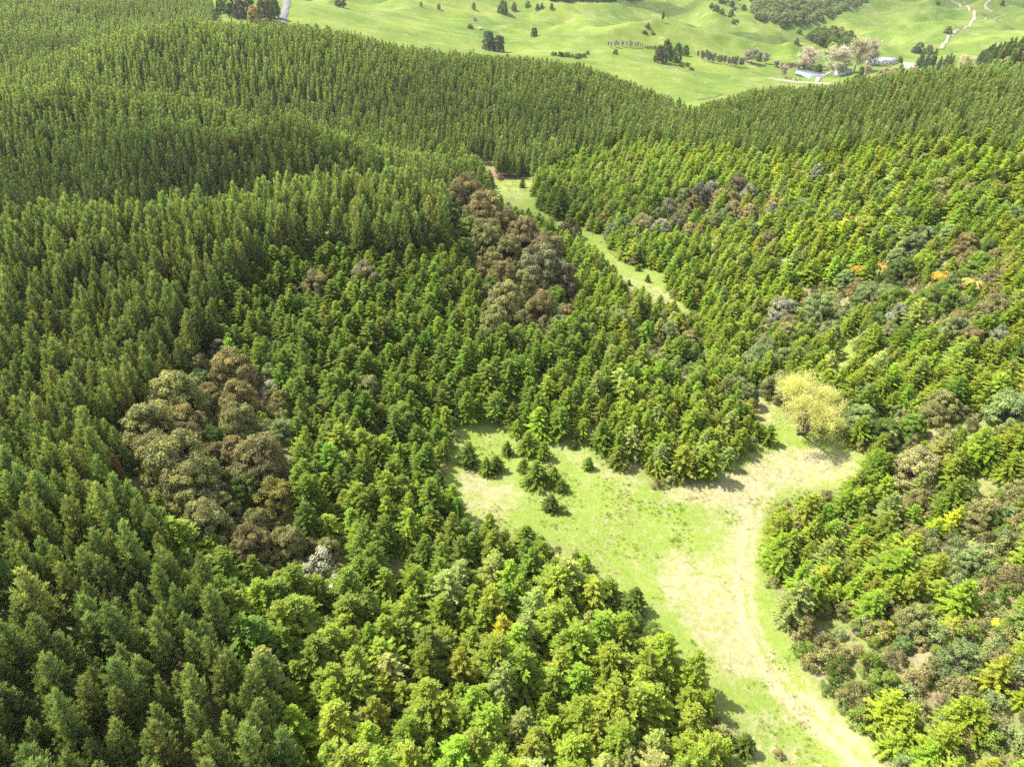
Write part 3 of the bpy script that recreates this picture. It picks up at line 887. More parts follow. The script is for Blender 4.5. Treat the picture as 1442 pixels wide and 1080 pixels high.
for u, v, w, t, lab in RIGHT_NATIVE:
    site('broad', 'broadleaf_tree', 'tree', u, v, w, t, lab, 'scattered native trees', .85)
FERNS = [
    (1210, 383, 26, (.48, .29, .04), 'orange tree fern at the left of the right native patch'), (1240, 380, 28, (.50, .36, .06), 'orange-yellow tree fern left of the dark dome'),
    (1327, 394, 34, (.52, .30, .03), 'largest orange tree fern on the right hillside'), (1370, 403, 34, (.42, .42, .12), 'yellow-green tree fern near the right edge'),
    (1228, 437, 18, (.48, .29, .04), 'small orange tree fern in the native patch'), (1293, 435, 24, (.44, .32, .09), 'dull orange tree fern under the wide green dome'),
    (1410, 883, 30, (.60, .55, .05), 'bright yellow tree fern in the lower right scrub'), (1390, 758, 22, (.52, .48, .06), 'yellow tree fern on the right slope above the scrub'), (1352, 408, 18, (.48, .31, .05), 'small orange fern left of the yellow-green one'),
]
for u, v, w, t, lab in FERNS:
    site('fern', 'tree_fern', 'tree fern', u, v, w, t, lab, 'tree ferns on the right slope', .75, None, .6, 2.9, 4.0)

# the yellow willow: several stems, fine new leaf
def willow_form(name, seed):
    """spreading willow: forked limbs into four uneven lobes of fine upswept leafy twigs"""
    global rng
    rng = np.random.default_rng(seed)
    tg, cg = Geo(), Geo()
    lobes = [(-3.6, .4, 5.6, 3.7), (2.6, 1.8, 6.3, 3.5), (3.0, -2.6, 4.4, 3.2), (-1.0, -2.8, 4.2, 2.7), (.2, 2.2, 7.2, 2.4)]
    for i, (lx, ly, lz, lr) in enumerate(lobes):
        b0, c_ = np.array([rng.normal(0, .35), rng.normal(0, .35), -.4]), np.array([lx, ly, lz])
        mid = np.array([lx * .45, ly * .45, lz * .38])
        tg.tube([b0, mid, c_], [.28, .18, .07], 7)
        for k in range(30):
            d = unit(rng.normal(size=3) + [0, 0, .45])
            q = c_ + d * lr * rng.uniform(.55, .98) * np.array([1, 1, .85])
            if q[2] < 1.0: continue
            if k % 2: tg.tube([c_ * .8 + mid * .2, (c_ + q) / 2 + [0, 0, -.2], q], [.07, .045, .015], 4)
            n_ = int(rng.uniform(70, 190))
            p = q + rng.normal(0, .42, (n_, 3)) * rng.uniform(.8, 1.3)
            dd = d * .6 + rng.normal(0, .55, (n_, 3)) + [0, 0, .35]
            cg.blades(p, dd, rng.uniform(.3, .75, n_), .085, np.clip(rng.normal(.5, .15) + rng.normal(0, .15, n_), 0, 1))
    return finish(name, tg, cg, M['bark'], M['willow'])
wl = willow_form('willow_shape', 300) if True else twig_form('willow_shape', 300, 10.0, 15.0, 170, 90, .5, .12, .8, 'willow', 'bark', 7, 4)
FORM['willow'] = [wl]
site('willow', 'willow_tree', 'tree', 1138, 574, 132, (.60, .60, .25), 'pale yellow willow in new leaf at the head of the clearing', None, .66, 0, .5, 10.0, 14.0)

# shrubs and small trees standing in the open grass
OPEN = [
    ('conifer', 661, 640, 34, DARK, 1.1, 'dark bush left of the gap at the clearing left end'), ('conifer', 684, 657, 24, GREEN, 1.15, 'small green conifer right of the dark bush'),
    ('conifer', 698, 653, 22, DARK, 1.1, 'dark young conifer at the right of the pair by the gap'), ('conifer', 714, 631, 18, DARK, 1.2, 'slim dark conifer left of the tree island'),
    ('conifer', 728, 602, 18, LIME, 1.3, 'slim bright conifer at the top of the tree island'), ('conifer', 743, 624, 34, GREEN, 1.05, 'broad green conifer at the upper left of the tree island'),
    ('conifer', 764, 634, 26, GREEN, 1.1, 'green conifer at the upper right of the tree island'), ('conifer', 757, 666, 34, GREEN, 1.1, 'green conifer in the middle of the tree island'),
    ('conifer', 780, 670, 28, GREEN, 1.05, 'green conifer on the right side of the tree island'), ('conifer', 791, 684, 20, DARK, 1.0, 'small dark conifer at the lower tip of the tree island'),
    ('conifer', 737, 655, 20, DARK, 1.1, 'small dark conifer on the left side of the tree island'), ('conifer', 829, 653, 19, GREEN, 1.0, 'lone green bush in the open right of the tree island'),
    ('shrub', 808, 625, 14, DARK, 1.0, 'tiny dark bush above the lone green bush'), ('conifer', 776, 708, 26, DARK, 1.0, 'dark bush below the tree island'), ('shrub', 793, 716, 16, GREEN, .9, 'low green bush right of the bush below the island'),
    ('conifer', 740, 757, 34, GREEN, 1.05, 'green conifer at the tip of the lower stand in the clearing'), ('rag', 823, 790, 24, (.17, .14, .05), 1.0, 'brownish bush at the clearing edge of the lower stand'),
    ('conifer', 817, 818, 30, GREEN, 1.05, 'green conifer under the brownish bush at the clearing edge'), ('conifer', 893, 843, 40, DARK, 1.05, 'large dark conifer at the point of the lower stand'),
    ('conifer', 857, 832, 36, GREEN, 1.1, 'green conifer left of the large dark one at the point'), ('conifer', 930, 895, 21, DARK, 1.05, 'lone dark bush right of the lower stand point'),
    ('conifer', 1262, 1047, 44, LIME, .95, 'round bright green tree alone at the track bottom right'), ('conifer', 1050, 1047, 34, DARK, 1.0, 'dark bush at the bottom edge left of the track'),
    ('rag', 1097, 1060, 16, BROWN, 1.0, 'small brown bush at the bottom of the clearing'), ('conifer', 735, 258, 12, DARK, 1.1, 'small dark bush at the far end of the grass strip'),
    ('conifer', 692, 256, 15, DARK, 1.3, 'dark conifer left of the far end of the grass strip'), ('conifer', 790, 287, 32, DARK, 1.3, 'big dark conifer beside the grass strip'),
    ('shrub', 803, 320, 34, DUSK, .85, 'round dark brown-green bush below the big dark conifer'), ('conifer', 863, 384, 16, DARK, 1.3, 'small dark conifer standing in the bend of the grass strip'),
    ('conifer', 758, 309, 15, GREEN, 1.1, 'green bush at the pinch of the grass strip, left'), ('conifer', 773, 316, 16, LIME, 1.1, 'bright green bush at the pinch of the grass strip'), ('conifer', 744, 300, 12, DARK, 1.0, 'small dark bush on the near edge of the grass strip'), ('conifer', 832, 356, 14, GREEN, 1.1, 'green bush on the near edge of the strip below the round dark bush'), ('conifer', 848, 372, 15, LIME, 1.1, 'bright bush on the near edge of the strip left of the small dark conifer'), ('conifer', 815, 340, 15, GREEN, 1.0, 'green bush right of the round dark brown-green bush'),
    ('conifer', 886, 398, 7, DARK, 1.2, 'tiny seedling in the strip, left of three'), ('conifer', 899, 377, 9, GREEN, 1.0, 'low green seedling by the strip edge'), ('conifer', 912, 392, 8, DARK, 1.3, 'tiny seedling in the strip, right of three'),
    ('conifer', 1082, 612, 26, GREEN, 1.1, 'green conifer at the tip of the middle stand facing the willow'), ('shrub', 1223, 650, 16, GREEN, 1.0, 'small green bush at the dry corner below the willow'),
    ('shrub', 1108, 728, 18, GREEN, .9, 'low bush at the upper end of the right track edge'), ('rag', 640, 690, 14, TAN, .8, 'straw coloured scrub at the clearing left end'),
    ('rag', 700, 592, 14, BROWN, .8, 'small reddish brown scrub at the clearing top left'), ('rag', 655, 748, 20, (.2, .17, .14), .8, 'greyish dead scrub at the lower left of the clearing'), ('rag', 625, 660, 18, TAN, .9, 'tan scrub at the far left of the clearing'),
    ('rag', 775, 655, 12, BROWN, .8, 'low brown scrub tucked in the tree island'), ('rag', 893, 868, 14, BROWN, .7, 'brown scrub under the large dark conifer at the point'),
]
for kind, u, v, w, t, asp, lab in OPEN:
    if kind == 'conifer':
        bw, bh = 3.9, 7.4
        t = (.135, .195, .03) if t is DARK else ((.20, .28, .035) if t is GREEN else t)
    elif kind == 'shrub':
        bw, bh = 2.8, 2.6
    else:
        bw, bh = 3.0, 3.2
    site(kind, {'conifer': 'young_conifer', 'shrub': 'shrub', 'rag': 'scrub_bush'}[kind], {'conifer': 'conifer', 'shrub': 'shrub', 'rag': 'shrub'}[kind], u, v, w, t, lab, 'bushes standing in the open grass', asp, None, .5, bh, bw)

# brown scrub of the lower right slope
SCRUB_SITES = [
    (1220, 1000, 42, DUSK, 'dark brown bush at the slope foot beside the lower track'), (1283, 1022, 28, DUSK, 'dark brown bush above the round bright green tree'), (1310, 1053, 26, BROWN, 'brown bush right of the round bright green tree'),
    (1193, 853, 30, BROWN, 'brown bush on the slope edge beside the track'), (1160, 857, 28, BROWN, 'brown bush at the very edge of the track bend'), (1210, 920, 32, BROWN, 'brown bush under the slope edge conifers'),
    (1262, 927, 36, (.2, .17, .08), 'olive brown bush left of the round blue-green tree'), (1393, 787, 42, TAN, 'tan bush in the upper right scrub patch'), (1413, 815, 40, BROWN, 'brown bush below the tan bush by the right edge'),
    (1415, 930, 50, (.17, .155, .07), 'wide olive brown bush right of the blue-green tree'), (1353, 778, 30, DUSK, 'dark brown bush beside the bright conifer on the right slope'), (1425, 760, 30, TAN, 'tan bush at the right edge above the scrub'),
    (1385, 840, 26, (.38, .29, .18), 'pinkish tan dry scrub in the bare patch'), (1430, 850, 26, (.38, .29, .18), 'pinkish dry scrub at the right edge'), (1300, 950, 24, BROWN, 'brown bush just left below the blue-green tree'),
    (1330, 985, 26, (.20, .175, .105), 'brown bush under the blue-green tree'), (1240, 880, 24, BROWN, 'small brown bush above the olive brown one'), (1205, 965, 20, DUSK, 'small dark bush above the slope foot bush'),
    (1420, 960, 30, OLIVE, 'olive bush at the right edge near the bottom'), (1365, 868, 22, TAN, 'tan bush between the yellow fern and the bright conifers'),
]
for u, v, w, t, lab in SCRUB_SITES:
    site('rag', 'scrub_bush', 'shrub', u, v, w, t, lab, 'scrub bushes on the lower right slope', .75, None, .5, 3.2, 3.0)

# ------------------------------------------------------------------ planted stands
def lattice(x0, x1, y0, y1, s, jitter):
    xs, ys = np.arange(x0, x1, s), np.arange(y0, y1, s)
    X, Y = np.meshgrid(xs, ys)
    X = X + (np.arange(len(ys)) % 2)[:, None] * s * .5
    X, Y = X.ravel(), Y.ravel()
    return X + rng.normal(0, jitter * s, len(X)), Y + rng.normal(0, jitter * s, len(X))

def clear_of_taken(x, y, pad=0.0):
    ok = np.ones(len(x), bool)
    for tx, ty, tr in TAKEN:
        ok &= (x - tx) ** 2 + (y - ty) ** 2 > (tr + pad) ** 2
    return ok

def framed(u, v, d, m=120):
    return (u > -m) & (u < 1442 + m) & (v > -60 - m * .3) & (v < 1080 + m * 1.6) & (d > 5)

def stand(x, y, height, hj):
    h = height * np.clip(1 + rng.normal(0, hj, len(x)), .55, 1.35)
    z = ground(x, y)
    u, v, d = project(x, y, z + h * .55)
    return h, z, u, v, d

# plantation pines
x, y = lattice(-520, 420, 8, 760, 2.5, .18)
k = (np.abs(x) < 60 + .82 * (y + 40))
x, y = x[k], y[k]
h, z, u, v, d = stand(x, y, 10.3, .17)
h = h * np.where(u > 960, .86, 1.0)
keep = framed(u, v, d) & in_poly(u, v, PINES) & clear_of_taken(x, y, .3) & ~(in_poly(u, v, DEBRIS) & (y > 240) & (y < 345)) & ~(in_poly(u, v, STRIP) & (y > 200)) & ~in_poly(u, v, CLUMP_C) & ~in_poly(u, v, CLUMP_L)
gu_, gv_, _ = project(x, y, z)
keep &= ~((y > 640) & (u > 300)) & ~((y < 330) & in_poly(gu_, gv_, STRIP))
keep &= rng.uniform(size=len(x)) < .965
PX = dict(x=x[keep], y=y[keep], z=z[keep], h=h[keep], u=u[keep], v=v[keep], d=d[keep])

# native trees filling the mixed patches
x, y = lattice(-60, 260, 40, 330, 5.6, .3)
h, z, u, v, d = stand(x, y, 5.5, .25)
keep = framed(u, v, d, 0) & clear_of_taken(x, y, 1.2) & (d < 300)
inside = np.zeros(len(x), bool)
for q in SCRUB[:2] + SCRUB[4:]:
    inside |= in_poly(u, v, q)
inside |= (u > 1190) & (u < 1442) & (v > 540) & (v < 720) & (rng.uniform(size=len(x)) < .5)
inside |= (u > 1140) & (v > 700) & ~in_poly(u, v, CLEARING) & (rng.uniform(size=len(x)) < .42)
inside |= (u > 840) & (v > 240) & (v < 560) & in_poly(u, v, FOREST) & ~in_poly(u, v, PINES) & (fbm(x, y, 40, 63, 2) + rng.normal(0, .2, len(x)) > .2)
inside |= in_poly(u, v, CLUMP_L) | in_poly(u, v, CLUMP_C)
keep &= inside & (rng.uniform(size=len(x)) < .62) & ~in_poly(u, v, GULLY) & ~(in_poly(u, v, STRIP) & (y > 150))
FILL_TONES = [SAGE, GREEN, OLIVE, DARK, BROWN, TAN, GREY]
for i in np.nonzero(keep)[0]:
    left = u[i] < 840
    tone = FILL_TONES[rng.choice(7, p=[.12, .06, .5, .06, .26, 0, 0] if left else [.3, .22, .14, .1, .1, .07, .07])]
    s_ = h[i] / 8.0
    sx = s_ * rng.uniform(.85, 1.15)
    spot = ('in the brown left clump, half hidden by its neighbours' if u[i] < 560 else 'in the central clump, half hidden by its neighbours') if left else ('in the native patch of the right hillside' if v[i] < 510 and u[i] > 1000 else ('above the bend of the grass strip' if v[i] < 400 else ('among the conifers right of the willow' if u[i] > 1100 else 'at the right end of the middle conifer stand')))
    tree('broadleaf_tree', FORM['broad'][rng.integers(4)], (x[i], y[i], z[i]), (sx, sx, s_), rng.uniform(0, 6.28), jit(tone, .08), 'smaller ' + TONE_WORDS[tone] + ' tree ' + spot, 'tree', 'filler native trees')
    TAKEN.append((x[i], y[i], 2.2 * s_ / .7))

# young conifers
xa, ya = lattice(-140, 330, 15, 420, 2.75, .27)
xb, yb = lattice(-140, 330, 60, 300, 2.5, .27)
x, y = np.concatenate([xa, xb]), np.concatenate([ya, yb])
fine = np.arange(len(x)) >= len(xa)
h, z, u, v, d = stand(x, y, 6.0, .27)
small = (v < 640) & (v > 300) & (u < 1080)
h = h * np.where(small, .88, 1.0) * np.where((v > 760) & (u < 1050), 1.08, 1.0)
keep = framed(u, v, d) & in_poly(u, v, FOREST) & ~in_poly(u, v, PINES) & clear_of_taken(x, y, .2) & (small == fine)
bu_, bv_, _ = project(x, y, z + 4.5)
cu_, cv_, _ = project(x, y, z + h * .9)
for q in (CLUMP_L, CLUMP_C):
    keep &= ~in_poly(u, v, q) & ~in_poly(cu_, cv_, q)
gu_, gv_, _ = project(x, y, z + 1.2)
keep &= ~((in_poly(u, v, CLEARING) | in_poly(gu_, gv_, CLEARING)) & (y < 175)) & ~((in_poly(u, v, STRIP) | in_poly(gu_, gv_, STRIP)) & (y > 150)) & ~in_poly(u, v, GULLY)
for q in SCRUB:
    keep &= ~(in_poly(u, v, q) & (rng.uniform(size=len(x)) < .72))
keep &= ~((u > 1150) & (v > 700) & (rng.uniform(size=len(x)) < .25))
keep &= (fbm(x, y, 16, 61, 2) + rng.normal(0, .16, len(x)) < np.where(u > 1080, .45, .95)) & (rng.uniform(size=len(x)) < .97)
CX = dict(x=x[keep], y=y[keep], z=z[keep], h=h[keep], u=u[keep], v=v[keep], d=d[keep])

# low scrub filling between
x, y = lattice(-140, 330, 15, 420, 2.1, .3)
h, z, u, v, d = stand(x, y, 2.3, .35)
keep = framed(u, v, d) & in_poly(u, v, FOREST) & ~in_poly(u, v, PINES) & clear_of_taken(x, y, -.5)
keep &= ~(in_poly(u, v, CLEARING) & (y < 175)) & ~(in_poly(u, v, STRIP) & (y > 150)) & ~in_poly(u, v, GULLY)
inside = np.zeros(len(x), bool)
for q in SCRUB:
    inside |= in_poly(u, v, q)
inside |= in_poly(u, v, CLUMP_L) | in_poly(u, v, CLUMP_C)
edge = np.zeros(len(x), bool)
for du_, dv_ in ((16, 0), (-16, 0), (0, 13), (0, -13), (11, 9), (-11, -9), (11, -9), (-11, 9)):
    edge |= in_poly(u + du_, v + dv_, CLEARING) & (y < 175)
keep &= rng.uniform(size=len(x)) < np.where(inside, .9, np.where(edge, .7, np.where((u > 1120) & (v > 560), .75, .12)))
SX = dict(x=x[keep], y=y[keep], z=z[keep], h=h[keep], u=u[keep], v=v[keep], d=d[keep])

def sub(D, k):
    return {q: a[k] for q, a in D.items()}

def pine_tint(D):
    n_ = len(D['x'])
    t = np.array([.240, .300, .105])[None] * (1 + rng.normal(0, .12, (n_, 1)))
    patch = fbm(D['x'], D['y'], 60, 71, 2)[:, None]
    t *= 1 + .22 * patch
    rust = rng.uniform(size=n_) < .003
    t[rust] = np.array([.20, .14, .045]) * (1 + rng.normal(0, .1, (rust.sum(), 1)))
    t[:, 0] *= 1 + rng.normal(0, .07, n_)
    return np.clip(t, .004, .6), rust

CON_CLASS = [('deep green', (.180, .258, .034)), ('mid green', (.250, .335, .038)), ('yellow-green', (.295, .372, .045)), ('pale green', (.325, .385, .115)), ('golden yellow', (.42, .455, .040)), ('orange-tinged', (.40, .40, .07))]
def conifer_class(D):
    n_ = len(D['x'])
    r = rng.uniform(size=n_)
    warm = np.clip((D['u'] - 420) / 800, 0, 1) * .5 + np.clip((D['v'] - 560) / 480, 0, 1) * .5
    warm = np.where(D['v'] < 560, warm + .14 * (D['u'] > 830), warm) + .18 * np.clip((D['v'] - 760) / 200, 0, 1) + .25 * fbm(D['x'], D['y'], 30, 81, 2)
    score = warm + rng.normal(0, .2, n_)
    c_ = np.where(score < .28, 0, np.where(score < .55, 1, 2))
    c_ = np.where((rng.uniform(size=n_) < .13) & (warm > .35), 3, c_)
    c_ = np.where((rng.uniform(size=n_) < .028) & (warm > .5), 4, c_)
    c_ = np.where((rng.uniform(size=n_) < .006) & (warm > .3), 5, c_)
    return c_
def conifer_tint(c_):
    base = np.array([q[1] for q in CON_CLASS])[c_]
    return np.clip(base * (1 + rng.normal(0, .1, (len(c_), 1))) * (1 + rng.normal(0, .06, (len(c_), 3))), .004, .6)

def biggest(D, count, size):
    vis = (D['u'] > -20) & (D['u'] < 1462) & (D['v'] > 0) & (D['v'] < 1110)
    s = np.where(vis, size / D['d'], 0)
    k = np.zeros(len(s), bool)
    k[np.argsort(-s)[:count]] = True
    return k

def where_pine(u, v):
    if v > 900: return 'in the bottom left corner of the pine stand'
    if v > 700 and u < 150: return 'along the left picture edge below the brown clump'
    if v > 700: return 'between the brown left clump and the bottom left corner'
    if u > 120: return 'on the left rim of the brown clump'
    return 'at the left edge level with the brown clump'

def where_conifer(u, v):
    if u > 1100 and v > 880: return 'at the bottom right beside the track'
    if u > 1230 and v > 700: return 'on the right slope among the brown scrub'
    if u > 1040 and v > 690: return 'on the slope edge right of the track'
    if u > 1040: return 'on the right slope below the willow'
    if v > 980: return 'along the bottom edge of the lower stand'
    if v > 860 and u > 760: return 'in the lower stand close to the clearing'
    if v > 860: return 'in the lower stand next to the pines'
    if v > 740 and u > 640: return 'in the lower stand near its clearing point'
    if v > 740: return 'between the white-topped trees and the lower stand'
    if u < 560: return 'right of the brown left clump'
    return 'in the middle stand above the clearing'

# pines: the largest as trees of their own, the rest as one mass
big = biggest(PX, 300, 1.0)
B = sub(PX, big)
tint, rust = pine_tint(B)
for i in range(len(B['x'])):
    f = FORM['pine'][i % 5]
    sz = B['h'][i] / 15.0
    sx = sz * float(np.clip(rng.normal(1.2, .14), .85, 1.6))
    look = 'rusty-needled slim pine ' if rust[i] else ('tall green pine ' if B['h'][i] > 10.5 else 'shorter green pine ')
    tree('pine_tree', f, (B['x'][i], B['y'][i], B['z'][i]), (sx, sx, sz), rng.uniform(0, 6.28), tint[i], look + where_pine(B['u'][i], B['v'][i]), 'pine', 'plantation pines of the near left stand')
R = sub(PX, ~big)
for nm, key, sel, nv in (('pine_forest', 'pine', R['d'] < 190, 5), ('distant_pine_forest', 'pine_far', R['d'] >= 190, 4)):
    D = sub(R, sel)
    sz = D['h'] / 15.0
    sx = sz * np.clip(rng.normal(1.2, .14, len(sz)), .85, 1.6)
    o = scatter(nm, PROTO[key], np.stack([D['x'], D['y'], D['z']], 1), rng.uniform(0, 6.28, len(sz)), np.stack([sx, sx, sz], 1), pine_tint(D)[0], rng.integers(0, nv, len(sz)))
    prop(o, {'pine_forest': 'dense dark pine plantation covering the left slope behind the near pines', 'distant_pine_forest': 'distant pine plantation rolling over the far left and right ridges'}[nm], 'forest')

big = biggest(CX, 290, CX['h'])
B = sub(CX, big)
cl = conifer_class(B)
tint = conifer_tint(cl)
for i in range(len(B['x'])):
    f = FORM['conifer'][i % 6]
    sz = B['h'][i] / 8.0
    sx = sz * float(np.clip(rng.normal(1.36 if B['v'][i] < 740 else 1.42, .17), .9, 1.9))
    size = 'tall ' if B['h'][i] > 7.0 else ('small ' if B['h'][i] < 5.0 else '')
    tree('young_conifer', f, (B['x'][i], B['y'][i], B['z'][i]), (sx, sx, sz), rng.uniform(0, 6.28), tint[i], size + CON_CLASS[cl[i]][0] + ' conifer ' + where_conifer(B['u'][i], B['v'][i]), 'conifer', 'young conifers around the clearing')
R = sub(CX, ~big)
for nm, key, sel, nv in (('conifer_stand', 'conifer', R['d'] < 200, 6), ('distant_conifer_stand', 'conifer_far', R['d'] >= 200, 4)):
    D = sub(R, sel)
    sz = D['h'] / 8.0
    sx = sz * np.clip(rng.normal(1.36, .17, len(sz)), .9, 1.85)
    o = scatter(nm, PROTO[key], np.stack([D['x'], D['y'], D['z']], 1), rng.uniform(0, 6.28, len(sz)), np.stack([sx, sx, sz], 1), conifer_tint(conifer_class(D)), rng.integers(0, nv, len(sz)))
    prop(o, {'conifer_stand': 'young green conifers massed behind the clearing and up the right slope', 'distant_conifer_stand': 'young conifers massed high on the right hillside'}[nm], 'forest')
sc_t = np.array([BROWN, OLIVE, SAGE, GREEN, TAN, DUSK, DARK])[rng.choice(7, len(SX['x']), p=[.2, .18, .16, .16, .08, .1, .12])] * (1 + rng.normal(0, .12, (len(SX['x']), 1)))
sz = SX['h'] / 3.0 * np.where((SX['u'] > 1120) & (SX['v'] > 690), 1.3, 1.0)
o = scatter('undergrowth', PROTO['rag'], np.stack([SX['x'], SX['y'], SX['z']], 1), rng.uniform(0, 6.28, len(sz)), np.stack([sz, sz, sz * .9], 1), np.clip(sc_t, .005, .6), rng.integers(0, 3, len(sz)))
prop(o, 'mixed brown and green undergrowth between the conifers', 'undergrowth')

# ------------------------------------------------------------------ tussocks and grass clumps in the open
def tuft_mesh(seed, n_=26, h=.42, spread=.2):
    global rng
    rng = np.random.default_rng(seed)
    g = Geo()
    p = np.concatenate([rng.normal(0, spread * .5, (n_, 2)), np.full((n_, 1), -.03)], 1)
    d = np.concatenate([p[:, :2] * 3 + rng.normal(0, .35, (n_, 2)), np.ones((n_, 1))], 1)
    g.blades(p, d, h * rng.uniform(.5, 1.2, n_), .06, np.clip(rng.normal(.5, .2, n_), 0, 1))
    return g.mesh('tussock_shape', M['blade'])
c_ = bpy.data.collections.new('shapes_tussock')
for i in range(4):
    c_.objects.link(bpy.data.objects.new('tussock_%02d' % i, tuft_mesh(400 + i)))
rng = np.random.default_rng(5)
x, y = lattice(-70, 110, 30, 330, .72, .4)
z = ground(x, y)
u, v, d = project(x, y, z)
op = framed(u, v, d, 60) & ((in_poly(u, v, CLEARING) & (y < 175)) | (in_poly(u, v, STRIP) & (y > 150)) | (in_poly(u, v, GULLY) & (y < 200)))
dens = fbm(x, y, 5, 91, 3)
st = np.zeros(len(x))
for poly, val in STRAW:
    st = np.maximum(st, val * in_poly(u, v, poly))
slope = framed(u, v, d, 40) & (u > 1100) & (v > 520) & (x > 20) & (y < 150) & ~op
op &= (dens + rng.normal(0, .16, len(x)) > .17 + .12 * (st > .7))
op |= slope & (rng.uniform(size=len(x)) < .5)
slope = slope[op]
x, y, z, st, dens = x[op], y[op], z[op], st[op], dens[op]
dry = (st * .6 + .35 * slope + .5 * noise(x, y, 7, 95) + rng.normal(0, .3, len(x))) > .25
tt = np.where(dry[:, None], np.array([.46, .41, .24])[None], np.array([.21, .30, .04])[None]) * (1 + rng.normal(0, .14, (len(x), 1)))
sz = np.clip(rng.lognormal(-.15, .4, len(x)), .35, 2.2)
o = scatter('tussock_grass', c_, np.stack([x, y, z], 1), rng.uniform(0, 6.28, len(x)), np.stack([sz, sz, sz * rng.uniform(.35, .8, len(x))], 1), np.clip(tt, .01, .8), rng.integers(0, 4, len(x)))
prop(o, 'green and straw coloured grass tussocks over the clearing', 'grass')

# ------------------------------------------------------------------ the farmland beyond
def ribbon(name, pix, width, mat, lift=.7, kind='structure', tmax=6000):
    w = [at(u, v, 0, tmax)[0] for u, v in pix]
    w = np.array([(q.x, q.y) for q in w])
    seg = np.concatenate([[0], np.cumsum(np.linalg.norm(np.diff(w, axis=0), axis=1))])
    t = np.linspace(0, seg[-1], max(8, int(seg[-1] / 3)))
    p = np.stack([np.interp(t, seg, w[:, j]) for j in (0, 1)], 1)
    for _ in range(6):
        p[1:-1] = (p[:-2] + 2 * p[1:-1] + p[2:]) / 4
    tan = unit(np.gradient(p, axis=0))
    nrm = np.stack([-tan[:, 1], tan[:, 0]], 1)
    wd = width * (1 + .25 * noise(t, t * 0, 14, 3))[:, None]
    offs, drop = (-.56, -.5, 0, .5, .56), (-.8, 0, .06, 0, -.8)
    V = []
    for o_, dz in zip(offs, drop):
        q = p + nrm * wd * o_
        V.append(np.stack([q[:, 0], q[:, 1], ground(q[:, 0], q[:, 1]) + lift + dz], 1))
    V = np.stack(V, 1)
    I_ = np.arange(len(t) * 5).reshape(-1, 5)
    F_ = np.stack([I_[:-1, :-1], I_[1:, :-1], I_[1:, 1:], I_[:-1, 1:]], -1).reshape(-1, 4)
    o = link(name, make_mesh(name, V.reshape(-1, 3), F_, mat, None, True))
    o['kind'] = kind
    return o
ribbon('hill_track', [(1338, 0), (1352, 6), (1366, 14), (1372, 28), (1362, 38), (1346, 44), (1334, 56), (1326, 70)], 4.5, M['track'])
ribbon('side_track', [(1400, -2), (1388, 6), (1386, 12), (1398, 17)], 4.0, M['track'])
ribbon('contour_track', [(1418, 20), (1400, 27), (1382, 32)], 2.0, M['track'])
ribbon('valley_road', [(1082, 111), (1100, 114), (1130, 117), (1160, 118), (1185, 121)], 4.0, M['track'])
ribbon('driveway', [(1150, 117), (1157, 109), (1168, 103), (1180, 100)], 4.0, M['track'])
ribbon('sealed_road', [(405, -4), (404, 8), (399, 20), (398, 34)], 7.0, M['road'])
ribbon('yard_path', [(1115, 96), (1150, 96), (1165, 99)], 4.0, M['track'])
ribbon('shaded_drain', [(983, 141), (995, 139), (1008, 137), (1016, 133)], 1.6, M['bark'], .15)  # dark strip puts the bank's shade into the drain's colour

def farm_pond(u, v, lx, ly):
    c0, _ = at(u, v)
    an = np.linspace(0, 2 * math.pi, 40, endpoint=False)
    r = 1 + .12 * np.sin(3 * an + 1) + .06 * np.sin(5 * an)
    X, Y = c0.x + lx * r * np.cos(an), c0.y + ly * r * np.sin(an)
    zt = float(ground(X, Y).max()) + .25
    V = [(c0.x, c0.y, zt)] + [(a, b, zt) for a, b in zip(X, Y)] + [(a + (a - c0.x) * .08, b + (b - c0.y) * .08, zt - 2.5) for a, b in zip(X, Y)]
    n_ = len(an)
    F_ = [(0, 1 + i, 1 + (i + 1) % n_) for i in range(n_)]
    for i in range(n_):
        j = (i + 1) % n_
        F_ += [(1 + i, 1 + n_ + i, 1 + n_ + j), (1 + i, 1 + n_ + j, 1 + j)]
    o = link('pond', make_mesh('pond', V, F_, M['water']))
    o['kind'] = 'structure'
farm_pond(1143, 107, 15, 20)

